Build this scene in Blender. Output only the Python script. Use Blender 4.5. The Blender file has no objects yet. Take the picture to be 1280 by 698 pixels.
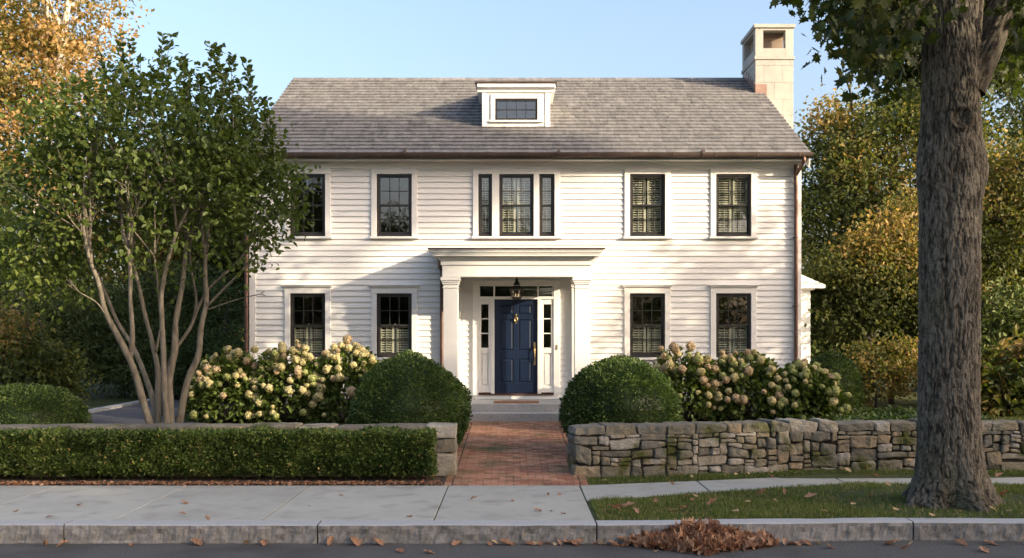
import bpy, math, random
import numpy as np
from mathutils import Vector
C = bpy.context.scene.collection
R = math.radians
rng = np.random.default_rng(7)
random.seed(7)

# ------------------------------------------------------------------ camera, sky, sun, exposure
cam_d = bpy.data.cameras.new('camera'); cam = bpy.data.objects.new('camera', cam_d); C.objects.link(cam)
cam.location = (0, 0, 2.0); cam.rotation_euler = (R(90), 0, 0)
cam_d.sensor_width = 36; cam_d.lens = 35.27; cam_d.shift_y = 0.0555
cam_d.clip_start = 0.1; cam_d.clip_end = 2000
bpy.context.scene.camera = cam
SUN = Vector((0.866, -0.5, 0.306)).normalized()
world = bpy.data.worlds.new('World'); bpy.context.scene.world = world; world.use_nodes = True
wn = world.node_tree.nodes; wl = world.node_tree.links; wn.clear()
sky = wn.new('ShaderNodeTexSky'); sky.sky_type = 'NISHITA'; sky.sun_disc = False
sky.sun_elevation = R(17); sky.sun_rotation = R(120); sky.air_density = 1.0; sky.dust_density = 6.0; sky.ozone_density = 3.0
bg = wn.new('ShaderNodeBackground'); bg.inputs['Strength'].default_value = 0.15
wo = wn.new('ShaderNodeOutputWorld')
tint = wn.new('ShaderNodeMix'); tint.data_type = 'RGBA'; tint.blend_type = 'MULTIPLY'; tint.inputs[0].default_value = 1; tint.inputs[7].default_value = (1.08, .945, .85, 1)
wl.new(sky.outputs[0], tint.inputs[6]); wl.new(tint.outputs[2], bg.inputs[0]); wl.new(bg.outputs[0], wo.inputs[0])
sd = bpy.data.lights.new('sun', 'SUN'); sd.energy = 2.5; sd.angle = R(0.6); sd.color = (1.0, 0.84, 0.61)
so = bpy.data.objects.new('sun', sd); C.objects.link(so); so.location = (30, -20, 30)
so.rotation_euler = SUN.to_track_quat('Z', 'Y').to_euler()
vs = bpy.context.scene.view_settings
vs.view_transform = 'Standard'; vs.look = 'None'; vs.gamma = 1; vs.exposure = 1.86; vs.use_curve_mapping = False

# ------------------------------------------------------------------ helpers
def vnoise(p, seed=0):
    p = np.asarray(p, float); i = np.floor(p).astype(np.int64); f = p - i; f = f*f*(3-2*f)
    def h(a, b, c):
        n = (a*374761393 + b*668265263 + c*2147483647 + seed*1274126177) & 0xffffffff
        n = ((n ^ (n >> 13))*1274126177) & 0xffffffff
        n = n ^ (n >> 16)
        return (n & 0xffff)/65535.0
    x, y, z = i[:, 0], i[:, 1], i[:, 2]; fx, fy, fz = f[:, 0], f[:, 1], f[:, 2]
    def L(a, b, t): return a+(b-a)*t
    return L(L(L(h(x,y,z), h(x+1,y,z), fx), L(h(x,y+1,z), h(x+1,y+1,z), fx), fy),
             L(L(h(x,y,z+1), h(x+1,y,z+1), fx), L(h(x,y+1,z+1), h(x+1,y+1,z+1), fx), fy), fz)*2-1
def fbm(p, oct=3, seed=0):
    p = np.asarray(p, float); s = 0; a = 1; t = 0
    for k in range(oct):
        s = s + a*vnoise(p*(2**k)+17.3*k, seed+k); t += a; a *= .5
    return s/t
def norm(v): return v/np.maximum(np.linalg.norm(v, axis=-1, keepdims=True), 1e-9)

class MB:
    def __init__(s): s.v = []; s.f = []; s.m = []; s.r = []; s.n = 0
    def add(s, verts, faces, m=0, rnd=None):
        verts = np.asarray(verts, float).reshape(-1, 3); k = len(verts)
        s.v.append(verts)
        if isinstance(faces, np.ndarray): s.f.append(faces+s.n); s.m.append(np.full(len(faces), m))
        else:
            by = {}
            for f in faces: by.setdefault(len(f), []).append(f)
            for fs in by.values():
                a = np.array(fs); s.f.append(a+s.n); s.m.append(np.full(len(a), m))
        r = random.random() if rnd is None else rnd
        s.r.append(np.broadcast_to(np.asarray(r, float), (k,)).copy()); s.n += k
        return s
    def box(s, x0, x1, y0, y1, z0, z1, m=0, rnd=None):
        v = [(x0,y0,z0),(x1,y0,z0),(x1,y1,z0),(x0,y1,z0),(x0,y0,z1),(x1,y0,z1),(x1,y1,z1),(x0,y1,z1)]
        return s.add(v, [(0,3,2,1),(4,5,6,7),(0,1,5,4),(1,2,6,5),(2,3,7,6),(3,0,4,7)], m, rnd)
    def prism(s, prof, axis, a0, a1, m=0, rnd=None):
        """prof: list of 2-D points; extruded along axis ('x': prof=(y,z), 'y': prof=(x,z), 'z': prof=(x,y))"""
        n = len(prof)
        def P(p, a): return {'x': (a, p[0], p[1]), 'y': (p[0], a, p[1]), 'z': (p[0], p[1], a)}[axis]
        v = [P(p, a0) for p in prof]+[P(p, a1) for p in prof]
        f = [(i, (i+1) % n, n+(i+1) % n, n+i) for i in range(n)]+[tuple(range(n))[::-1], tuple(range(n, 2*n))]
        return s.add(v, f, m, rnd)
    def tube(s, pts, rad, n=8, m=0, rnd=None, cap=True):
        pts = np.asarray(pts, float); k = len(pts)
        rad = np.broadcast_to(np.asarray(rad, float), (k,))
        t = np.gradient(pts, axis=0); t = norm(t)
        u = np.cross(t[0], (0.3, 0.9, 0.2)); u /= np.linalg.norm(u)
        V = []
        a = np.arange(n)/n*2*np.pi
        for i in range(k):
            u = u-t[i]*np.dot(u, t[i]); u /= np.linalg.norm(u); w = np.cross(t[i], u)
            V.append(pts[i]+rad[i]*(np.cos(a)[:, None]*u+np.sin(a)[:, None]*w))
        V = np.concatenate(V)
        i = np.repeat(np.arange(k-1), n); j = np.tile(np.arange(n), k-1); j2 = (j+1) % n
        F = np.stack([i*n+j, i*n+j2, (i+1)*n+j2, (i+1)*n+j], 1)
        s.add(V, F, m, rnd)
        if cap and n > 3:
            s.f.append((np.arange(n)[::-1]+s.n-k*n)[None, :]); s.m.append(np.full(1, m))
            s.f.append((np.arange(n)+s.n-n)[None, :]); s.m.append(np.full(1, m))
        return s
    def lathe(s, prof, c, n=16, m=0, rnd=None):
        return s.tube([(c[0], c[1], c[2]+z) for r, z in prof], [max(r, 1e-4) for r, z in prof], n, m, rnd)
    def build(s, name, mats, parent=None, loc=None, smooth=False, bevel=0, seg=1):
        me = bpy.data.meshes.new(name)
        V = np.concatenate(s.v)
        if loc is not None: V = V-np.array(loc)
        me.vertices.add(len(V)); me.vertices.foreach_set('co', V.astype(np.float32).ravel())
        lt = np.concatenate([np.full(len(f), f.shape[1]) for f in s.f]); li = np.concatenate([f.ravel() for f in s.f])
        me.loops.add(len(li)); me.loops.foreach_set('vertex_index', li.astype(np.int32))
        me.polygons.add(len(lt)); ls = np.concatenate([[0], np.cumsum(lt)[:-1]])
        me.polygons.foreach_set('loop_start', ls.astype(np.int32)); me.polygons.foreach_set('loop_total', lt.astype(np.int32))
        me.polygons.foreach_set('material_index', np.concatenate(s.m).astype(np.int32))
        me.polygons.foreach_set('use_smooth', np.full(len(lt), bool(smooth)))
        me.update(calc_edges=True)
        a = me.attributes.new('rnd', 'FLOAT', 'POINT'); a.data.foreach_set('value', np.concatenate(s.r).astype(np.float32))
        for mm in (mats if isinstance(mats, (list, tuple)) else [mats]): me.materials.append(mm)
        o = bpy.data.objects.new(name, me); C.objects.link(o)
        if loc is not None: o.location = loc
        if parent is not None:
            o.parent = parent
            l = Vector(parent.location); q = parent.parent
            while q is not None: l = l + Vector(q.location) if q.get('chained') else l+Vector(q.location)*0; q = None
            if parent.type == 'EMPTY' or loc is None and parent.get('own_loc'):
                o.matrix_parent_inverse = parent.matrix_basis.inverted()
        if bevel:
            b = o.modifiers.new('bevel', 'BEVEL'); b.width = bevel; b.segments = seg; b.limit_method = 'ANGLE'; b.angle_limit = R(40)
        return o
def tag(o, label=None, cat=None, group=None, kind=None):
    if label: o['label'] = label
    if cat: o['category'] = cat
    if group: o['group'] = group
    if kind: o['kind'] = kind
    return o
def empty(name, loc, label, cat, group=None):
    o = bpy.data.objects.new(name, None); C.objects.link(o); o.location = loc; o.empty_display_size = .2
    return tag(o, label, cat, group)
def structure(name, mb, mat, **k): return tag(mb.build(name, mat, **k), kind='structure')

# ------------------------------------------------------------------ materials
def nodes(name):
    m = bpy.data.materials.new(name); m.use_nodes = True; n = m.node_tree.nodes; n.clear(); return m, n, m.node_tree.links
def ramp(n, cols):
    r = n.new('ShaderNodeValToRGB'); e = r.color_ramp.elements
    while len(e) < len(cols): e.new(0.5)
    for i, (p, c) in enumerate(cols): e[i].position = p; e[i].color = (*c, 1)
    return r
def gray(v): return (v, v, v)
def pmat(name, cols, scale=5, rough=.7, bump=0, bscale=40, bdist=.01, attr=False, spec=.3, metal=0, stretch=(1,1,1), detail=6, bstretch=None, moss=None, wts=.5):
    m, n, l = nodes(name)
    p = n.new('ShaderNodeBsdfPrincipled'); o = n.new('ShaderNodeOutputMaterial'); l.new(p.outputs[0], o.inputs[0])
    p.inputs['Roughness'].default_value = rough; p.inputs['Metallic'].default_value = metal; p.inputs['Specular IOR Level'].default_value = spec
    tc = n.new('ShaderNodeTexCoord')
    mp = n.new('ShaderNodeMapping'); mp.inputs['Scale'].default_value = stretch; l.new(tc.outputs['Object'], mp.inputs[0])
    nz = n.new('ShaderNodeTexNoise'); nz.inputs['Scale'].default_value = scale; nz.inputs['Detail'].default_value = detail; nz.inputs['Roughness'].default_value = .65
    l.new(mp.outputs[0], nz.inputs['Vector'])
    k = len(cols)
    if attr:
        at = n.new('ShaderNodeAttribute'); at.attribute_name = 'rnd'
        mx = n.new('ShaderNodeMix'); mx.data_type = 'FLOAT'; mx.inputs[0].default_value = wts
        mr = n.new('ShaderNodeMapRange'); mr.inputs[1].default_value = .3; mr.inputs[2].default_value = .7; l.new(nz.outputs[0], mr.inputs[0])
        l.new(at.outputs['Fac'], mx.inputs[2]); l.new(mr.outputs[0], mx.inputs[3])
        fac = mx.outputs[0]
    else:
        mr = n.new('ShaderNodeMapRange'); mr.inputs[1].default_value = .3; mr.inputs[2].default_value = .7; l.new(nz.outputs[0], mr.inputs[0]); fac = mr.outputs[0]
    r = ramp(n, [(i/max(k-1, 1), c) for i, c in enumerate(cols)]); l.new(fac, r.inputs[0])
    col = r.outputs[0]
    if moss:
        mcol, mscale, lo, hi = moss
        n2 = n.new('ShaderNodeTexNoise'); n2.inputs['Scale'].default_value = mscale; n2.inputs['Detail'].default_value = 5; l.new(tc.outputs['Object'], n2.inputs['Vector'])
        m2 = n.new('ShaderNodeMapRange'); m2.inputs[1].default_value = lo; m2.inputs[2].default_value = hi; l.new(n2.outputs[0], m2.inputs[0])
        mm = n.new('ShaderNodeMix'); mm.data_type = 'RGBA'; l.new(m2.outputs[0], mm.inputs[0]); l.new(col, mm.inputs[6]); mm.inputs[7].default_value = (*mcol, 1)
        col = mm.outputs[2]
    l.new(col, p.inputs['Base Color'])
    if bump:
        b = n.new('ShaderNodeBump'); b.inputs['Strength'].default_value = bump; b.inputs['Distance'].default_value = bdist
        nb = n.new('ShaderNodeTexNoise'); nb.inputs['Scale'].default_value = bscale; nb.inputs['Detail'].default_value = 6; nb.inputs['Roughness'].default_value = .6
        mb_ = n.new('ShaderNodeMapping'); mb_.inputs['Scale'].default_value = bstretch or (1,1,1); l.new(tc.outputs['Object'], mb_.inputs[0]); l.new(mb_.outputs[0], nb.inputs['Vector'])
        l.new(nb.outputs[0], b.inputs['Height']); l.new(b.outputs[0], p.inputs['Normal'])
    return m
def leafmat(name, cols, rough=.5, trans=.35, spec=.3, tr_tint=(1.3, 1.4, .5)):
    m, n, l = nodes(name)
    at = n.new('ShaderNodeAttribute'); at.attribute_name = 'rnd'
    r = ramp(n, cols); l.new(at.outputs['Fac'], r.inputs[0])
    p = n.new('ShaderNodeBsdfPrincipled'); p.inputs['Roughness'].default_value = rough; p.inputs['Specular IOR Level'].default_value = spec
    l.new(r.outputs[0], p.inputs['Base Color'])
    t = n.new('ShaderNodeBsdfTranslucent')
    tt = n.new('ShaderNodeMix'); tt.data_type = 'RGBA'; tt.blend_type = 'MULTIPLY'; tt.inputs[0].default_value = 1
    l.new(r.outputs[0], tt.inputs[6]); tt.inputs[7].default_value = (*tr_tint, 1); l.new(tt.outputs[2], t.inputs[0])
    x = n.new('ShaderNodeMixShader'); x.inputs[0].default_value = trans; l.new(p.outputs[0], x.inputs[1]); l.new(t.outputs[0], x.inputs[2])
    o = n.new('ShaderNodeOutputMaterial'); l.new(x.outputs[0], o.inputs[0])
    return m

M = {}
M['white'] = pmat('white paint', [(.69,.68,.655), (.72,.71,.685), (.74,.73,.705)], 1.2, .55, .04, 60, .001, spec=.3, attr=True, wts=.5)
M['trim'] = pmat('trim paint', [(.70,.69,.66), (.74,.73,.70)], 2, .5, .05, 60, .002)
M['black'] = pmat('black sash paint', [(.018,.016,.016), (.03,.028,.028)], 8, .4, .05, 60, .001, spec=.4)
M['roof'] = pmat('wood shingles', [(.085,.083,.082), (.14,.136,.133), (.195,.188,.182), (.26,.25,.24)], 9, .85, .6, 30, .006, attr=True, stretch=(1,.25,.25), bstretch=(3,.4,.4), wts=.55)
M['copper'] = pmat('weathered copper', [(.06,.035,.03), (.12,.068,.052), (.17,.10,.08)], 4, .45, .1, 40, .001, metal=.55, spec=.5)
M['gutter'] = pmat('dark gutter metal', [(.07,.05,.042), (.12,.085,.07)], 3, .5, .05, 40, .001, metal=.3)
M['flash'] = pmat('copper flashing', [(.22,.13,.10), (.33,.22,.17)], 6, .5, metal=.3)
M['lime'] = pmat('limestone', [(.30,.285,.25), (.37,.35,.31), (.42,.40,.355)], 4, .85, .2, 60, .002, attr=True, wts=.6)
M['limejoint'] = pmat('limestone joint', [(.30,.27,.235), (.34,.31,.27)], 4, .9)
M['soot'] = pmat('flue brick', [(.20,.155,.12), (.28,.22,.17)], 4, .9)
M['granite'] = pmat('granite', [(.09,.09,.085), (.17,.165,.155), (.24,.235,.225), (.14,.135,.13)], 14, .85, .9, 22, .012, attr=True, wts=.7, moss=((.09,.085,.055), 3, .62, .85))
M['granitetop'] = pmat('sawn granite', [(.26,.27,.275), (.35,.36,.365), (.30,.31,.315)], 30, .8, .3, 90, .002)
M['step'] = pmat('granite step', [(.18,.18,.18), (.30,.30,.30), (.38,.38,.37)], 40, .85, .8, 45, .006)
M['stone'] = pmat('field stone', [(.075,.068,.052), (.14,.13,.105), (.21,.18,.12), (.33,.31,.27), (.25,.195,.125), (.13,.125,.105), (.29,.255,.20)], 5, .95, 1, 34, .022, attr=True, wts=.22, moss=((.062,.068,.016), 2.4, .55, .70))
M['core'] = pmat('packed earth core', [(.02,.018,.014), (.04,.034,.026)], 6, .95)
M['brick'] = pmat('red brick', [(.14,.065,.045), (.23,.105,.065), (.31,.15,.09), (.37,.21,.14), (.21,.14,.105)], 9, .85, .6, 60, .003, attr=True, wts=.4, moss=((.085,.085,.035), 1.9, .50, .74))
M['sand'] = pmat('joint sand', [(.05,.048,.03), (.10,.09,.06)], 12, .95)
M['asphalt'] = pmat('asphalt', [(.045,.043,.042), (.075,.073,.071), (.10,.097,.093), (.17,.165,.155)], 45, .92, 1, 110, .012, detail=12, moss=((.05,.048,.046), 1.1, .5, .75))
M['drive'] = pmat('driveway asphalt', [(.07,.07,.078), (.11,.11,.12)], 5, .9, .5, 100, .004)
M['conc'] = pmat('sidewalk concrete', [(.25,.25,.215), (.33,.33,.295), (.37,.37,.33), (.40,.40,.36)], 1.3, .92, .5, 120, .003, attr=True, wts=.65, detail=12, moss=((.19,.18,.155), 2.6, .50, .85))
M['joint'] = pmat('joint dirt', [(.03,.028,.024), (.06,.055,.045)], 9, .95)
M['soil'] = pmat('mulch', [(.04,.029,.02), (.085,.06,.042), (.14,.095,.065)], 25, .95, 1, 60, .02)
M['lawn'] = pmat('lawn', [(.022,.035,.010), (.04,.055,.015), (.055,.07,.02), (.075,.06,.028)], 1.5, .95, 1, 80, .02, detail=10)
M['navy'] = pmat('navy door paint', [(.006,.013,.036), (.008,.018,.044)], 4, .38, .05, 80, .001, spec=.3)
M['brass'] = pmat('aged brass', [(.35,.26,.12), (.50,.38,.2)], 20, .35, metal=.9)
M['wood'] = pmat('sill wood', [(.07,.03,.02), (.12,.06,.04)], 8, .6, stretch=(.3,2,2))
M['mat'] = pmat('coir mat', [(.16,.075,.04), (.24,.12,.07)], 50, .95, .8, 120, .01)
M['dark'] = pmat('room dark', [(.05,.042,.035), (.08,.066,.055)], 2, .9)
M['shutter'] = pmat('shutter paint', [(.50,.49,.40), (.56,.55,.46)], 2, .6)
M['iron'] = pmat('lantern iron', [(.012,.011,.010), (.03,.025,.02)], 15, .45, metal=.4)
M['candle'] = pmat('candle ivory', [(.6,.5,.36), (.66,.56,.42)], 5, .6)
M['greystem'] = pmat('smooth pale bark', [(.075,.064,.048), (.16,.138,.104), (.25,.22,.172)], 14, .85, .6, 25, .006, attr=True, wts=.8, stretch=(1,1,.35))
M['birch'] = pmat('white bark', [(.38,.35,.30), (.52,.49,.44)], 6, .8, .3, 20, .006)
M['bark'] = pmat('brown bark', [(.035,.028,.022), (.075,.06,.046)], 6, .95, .8, 18, .02, stretch=(1,1,.3))
M['bigbark'] = pmat('furrowed bark', [(.018,.014,.010), (.066,.056,.041), (.12,.104,.079), (.185,.165,.13)], 9, .95, .9, 40, .012, attr=True, wts=.22, stretch=(1,1,.3), moss=((.085,.08,.045), 1.4, .55, .8))
def glass(name, refl, tint):
    m, n, l = nodes(name)
    fr = n.new('ShaderNodeLayerWeight'); pw = n.new('ShaderNodeMath'); pw.operation = 'POWER'; pw.inputs[1].default_value = 4; l.new(fr.outputs['Facing'], pw.inputs[0])
    ad = n.new('ShaderNodeMath'); ad.operation = 'MULTIPLY_ADD'; ad.inputs[1].default_value = .85; ad.inputs[2].default_value = refl+.05; l.new(pw.outputs[0], ad.inputs[0])
    t = n.new('ShaderNodeBsdfTransparent'); t.inputs[0].default_value = (*tint, 1)
    g = n.new('ShaderNodeBsdfGlossy'); g.inputs['Roughness'].default_value = 0.0; g.inputs[0].default_value = (.95, .97, 1, 1)
    nz = n.new('ShaderNodeTexNoise'); nz.inputs['Scale'].default_value = 2.2; b = n.new('ShaderNodeBump'); b.inputs['Strength'].default_value = .12; b.inputs['Distance'].default_value = .02
    l.new(nz.outputs[0], b.inputs['Height']); l.new(b.outputs[0], g.inputs['Normal'])
    x = n.new('ShaderNodeMixShader'); l.new(ad.outputs[0], x.inputs[0]); l.new(t.outputs[0], x.inputs[1]); l.new(g.outputs[0], x.inputs[2])
    o = n.new('ShaderNodeOutputMaterial'); l.new(x.outputs[0], o.inputs[0]); return m
M['glass'] = glass('window glass', .09, (.90, .92, .88))
M['lglass'] = glass('lantern glass', .03, (.93, .93, .90))
LM = {
 'box': leafmat('boxwood leaf', [(0, (0.0243, 0.0432, 0.0108)), (0.5, (0.0607, 0.1013, 0.0243)), (0.85, (0.1148, 0.1688, 0.0405)), (1, (0.189, 0.2228, 0.0675))], .45, .2),
 'hedge': leafmat('hedge leaf', [(0, (0.0286, 0.0468, 0.0117)), (0.5, (0.0715, 0.1105, 0.0247)), (0.9, (0.13, 0.182, 0.0416)), (1, (0.338, 0.26, 0.104))], .45, .2),
 'dogwood': leafmat('green tree leaf', [(0, (0.0408, 0.0624, 0.0156)), (0.5, (0.102, 0.138, 0.0288)), (0.88, (0.18, 0.204, 0.048)), (0.96, (0.312, 0.252, 0.066)), (1, (0.384, 0.192, 0.072))], .45, .38),
 'oak': leafmat('lobed leaf', [(0,(.024,.038,.010)), (.55,(.058,.075,.017)), (.88,(.10,.11,.026)), (.95,(.20,.14,.035)), (1,(.26,.09,.03))], .5, .4),
 'orange': leafmat('autumn orange leaf', [(0,(.075,.085,.02)), (.35,(.18,.145,.04)), (.7,(.34,.21,.08)), (1,(.46,.28,.14))], .6, .4),
 'gold': leafmat('autumn gold leaf', [(0,(.045,.058,.016)), (.45,(.105,.11,.028)), (.75,(.22,.165,.05)), (1,(.40,.26,.11))], .6, .4),
 'mixed': leafmat('turning leaf', [(0,(.036,.052,.014)), (.5,(.082,.10,.024)), (.8,(.15,.14,.038)), (1,(.32,.21,.075))], .6, .35),
 'dark': leafmat('evergreen needle', [(0, (0.0275, 0.0425, 0.0137)), (0.6, (0.0688, 0.1, 0.0275)), (1, (0.125, 0.15, 0.0425))], .6, .15),
 'hyd': leafmat('hydrangea leaf', [(0,(.045,.07,.016)), (.6,(.10,.14,.03)), (1,(.18,.205,.055))], .5, .35),
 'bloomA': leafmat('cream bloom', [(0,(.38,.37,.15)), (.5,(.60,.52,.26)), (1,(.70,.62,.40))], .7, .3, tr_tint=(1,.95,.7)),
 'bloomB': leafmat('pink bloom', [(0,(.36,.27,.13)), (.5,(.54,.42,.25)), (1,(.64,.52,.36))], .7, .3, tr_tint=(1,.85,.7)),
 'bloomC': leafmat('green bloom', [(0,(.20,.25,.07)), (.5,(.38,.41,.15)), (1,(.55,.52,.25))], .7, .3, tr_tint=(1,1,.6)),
 'grass': leafmat('grass blade', [(0, (0.0517, 0.0747, 0.0172)), (0.6, (0.0978, 0.138, 0.0299)), (0.9, (0.1495, 0.1725, 0.046)), (1, (0.299, 0.23, 0.115))], .6, .3),
 'dry': leafmat('dry leaf', [(0,(.10,.05,.03)), (.35,(.25,.13,.075)), (.75,(.42,.25,.15)), (1,(.55,.40,.27))], .7, .25, tr_tint=(1.1,.8,.6)),
 'pale': leafmat('pale fallen leaf', [(0,(.30,.20,.10)), (1,(.55,.42,.24))], .7, .2, tr_tint=(1,.9,.6)),
}

# ------------------------------------------------------------------ foliage helpers
T_DIA = (np.array([(0,0,0), (.30,.45,.06), (0,1,-.05), (-.30,.45,.06)]), np.array([(0,1,2,3)]))
T_LONG = (np.array([(0,0,0), (.12,.5,.02), (0,1,-.05), (-.12,.5,.02)]), np.array([(0,1,2,3)]))
T_OVAL = (np.array([(0,0,0), (.26,.25,.06), (.27,.62,.05), (0,1,-.12), (-.27,.62,.05), (-.26,.25,.06)]), np.array([(0,1,2,3), (0,3,4,5)]))
_lb = [(0,0,0), (.10,.12,0), (.34,.10,.05), (.24,.30,.03), (.50,.48,.07), (.24,.56,.02), (.26,.78,.03), (.10,.74,0), (0,1,-.08),
       (-.10,.74,0), (-.26,.78,.03), (-.24,.56,.02), (-.50,.48,.07), (-.24,.30,.03), (-.34,.10,.05), (-.10,.12,0), (0,.45,-.03)]
T_LOBE = (np.array(_lb), np.array([(16,i,i+1) for i in range(0, 15)]+[(16,15,0)]))
def leaf_block(mb, pts, size, tpl, axis=None, rnd=None, up=.3, m=0, sj=.3, axw=1.0):
    """a leaf at each point; axis: preferred leaf direction"""
    pts = np.asarray(pts); N = len(pts); T, F = tpl
    a = rng.normal(size=(N, 3))
    if axis is not None: a = norm(a)*.7+np.asarray(axis)*axw
    a = norm(a)
    n = rng.normal(size=(N, 3))*.8+np.array((0, 0, up*2)); n = n-a*np.sum(a*n, 1, keepdims=True); n = norm(n)
    x = np.cross(a, n)
    s = size*(1+sj*rng.uniform(-1, 1, N))
    V = pts[:, None, :]+s[:, None, None]*(T[None, :, 0:1]*x[:, None, :]+T[None, :, 1:2]*a[:, None, :]+T[None, :, 2:3]*n[:, None, :])
    k = len(T); FF = (F[None, :, :]+(np.arange(N)*k)[:, None, None]).reshape(-1, F.shape[1])
    if rnd is None: rnd = rng.uniform(0, 1, N)
    mb.add(V.reshape(-1, 3), FF, m, np.repeat(np.broadcast_to(rnd, (N,)), k))
def crown(blobs, ncl, per, sig, size, mat, tpl=T_DIA, shell=.45, flat=.55, rbase=.5, rsp=.22, lj=.16, seed=None, axw=.4, drop=0):
    """clustered leaves through ellipsoids (cx,cy,cz,rx,ry,rz[,rbias]) ; returns MB and cluster centres"""
    mb = MB(); B = np.array([list(b)+([0] if len(b) == 6 else []) for b in blobs], float)
    w = (B[:, 3]*B[:, 4]*B[:, 5])**(2/3); w /= w.sum()
    k = rng.choice(len(B), ncl, p=w); d = norm(rng.normal(size=(ncl, 3)))
    r = rng.uniform(shell**3, 1, ncl)**(1/3)
    lump = 1+.28*fbm(d*2.3+k[:, None]*5.1, 3, 11)
    c = B[k, :3]+d*B[k, 3:6]*(r*lump)[:, None]
    crnd = np.clip(rbase+B[k, 6]+rsp*fbm(c*.45, 2, 5)*2.2+rsp*rng.normal(size=ncl)*.6, 0, 1)
    n = np.maximum(1, (per*rng.uniform(.5, 1.5, ncl)).astype(int)); idx = np.repeat(np.arange(ncl), n); N = len(idx)
    g = rng.normal(size=(N, 3))*np.array((1, 1, flat)); g = g/np.maximum(1, np.linalg.norm(g, axis=1, keepdims=True)/1.7)
    p = c[idx]+g*sig*rng.uniform(.6, 1.4, ncl)[idx][:, None]
    leaf_block(mb, p, size, tpl, axis=norm(g+d[idx]*.5)-np.array((0, 0, drop)), rnd=np.clip(crnd[idx]+lj*rng.normal(size=N), 0, 1), axw=axw)
    return mb, c
BOUND = [None]
def within(p, k=1.0):
    if BOUND[0] is None: return True
    return any(((p[0]-b[0])/b[3])**2+((p[1]-b[1])/b[4])**2+((p[2]-b[2])/b[5])**2 < k for b in BOUND[0])
def grow(mb, p, d, L, r, lev, tips, spread=.6, up=.15, n=6, kids=3, wig=.12, minr=.008):
    """recursive limb; returns nothing, appends tube and tips"""
    k = 5; pts = [np.array(p, float)]; dd = np.array(d, float)
    if BOUND[0] is not None and not within(pts[0]+dd/np.linalg.norm(dd)*L, .9):
        if not within(pts[0], 1.4) and pts[0][2] > min(b[2] for b in BOUND[0]): return
        L = L*.4; lev = min(lev, 1)
    for i in range(k):
        dd = dd+rng.normal(size=3)*wig+np.array((0, 0, up*.2)); dd /= np.linalg.norm(dd); pts.append(pts[-1]+dd*L/k)
    rr = np.linspace(r, r*.55, k+1); mb.tube(pts, rr, n, rnd=random.random())
    if lev == 0: tips.append((pts[-1], dd)); return
    for j in range(kids):
        t = len(pts)-1 if j == 0 else random.randint(2, k-1)
        nd = dd+rng.normal(size=3)*spread*(.5 if j == 0 else 1)+np.array((0, 0, up)); nd /= np.linalg.norm(nd)
        grow(mb, pts[t], nd, L*random.uniform(.6, .85), max(minr, r*(.6 if j == 0 else .42)), lev-1, tips, spread, up, max(4, n-1), kids, wig, minr)
def bezier(P, n=16):
    """Catmull-Rom through points"""
    P = np.array(P, float); P = np.vstack([2*P[0]-P[1], P, 2*P[-1]-P[-2]]); out = []
    for i in range(1, len(P)-2):
        t = np.linspace(0, 1, n, endpoint=False)[:, None]
        a, b, c, d = P[i-1], P[i], P[i+1], P[i+2]
        out.append(.5*((2*b)+(-a+c)*t+(2*a-5*b+4*c-d)*t*t+(-a+3*b-3*c+d)*t**3))
    out.append(P[-2][None]); return np.vstack(out)
F_ = 1254.0
def PX(px, py, d):            # photo pixel at a distance -> a point, used only to take measurements
    s = F_/d; return np.array(((px-640)/s, d, 2+(420-py)/s))

# ------------------------------------------------------------------ ground
def gz(x, y):
    z = np.where(y < 13.6, -.012, np.interp(y, [13.6, 14.3, 20.2, 21.5, 60], [-.012, .0, .235, .32, .36]))
    z = np.where((y > -1.6) & (y < 10.85), -.42, z)
    return z
xs = np.unique(np.concatenate([np.linspace(-12, 12, 61), np.array([-700, -300, -120, -60, -35, -20, 20, 35, 60, 120, 300, 700])]))
ys = np.unique(np.concatenate([np.linspace(13.2, 23, 50), np.array([-300, -120, -40, -10, -1.65, -1.6, 0, 5, 10.84, 10.86, 11.5, 12.3, 26, 30, 40, 60, 120, 300, 800])]))
X, Y = np.meshgrid(xs, ys); Z = gz(X, Y)+np.where(Y > 14, .012*vnoise(np.stack([X.ravel()*.9, Y.ravel()*.9, X.ravel()*0], 1)).reshape(X.shape), 0)
nx, ny = len(xs), len(ys); i, j = np.meshgrid(np.arange(nx-1), np.arange(ny-1)); b = (j*nx+i).ravel()
g = MB(); g.add(np.stack([X, Y, Z], -1).reshape(-1, 3), np.stack([b, b+1, b+nx+1, b+nx], 1), rnd=.5)
structure('ground', g, M['lawn'])
g = MB(); g.add([(-300,-1.5,-.2), (300,-1.5,-.2), (300,10.845,-.2), (-300,10.845,-.2)], [(0,1,2,3)]); structure('road', g, M['asphalt'])
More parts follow.
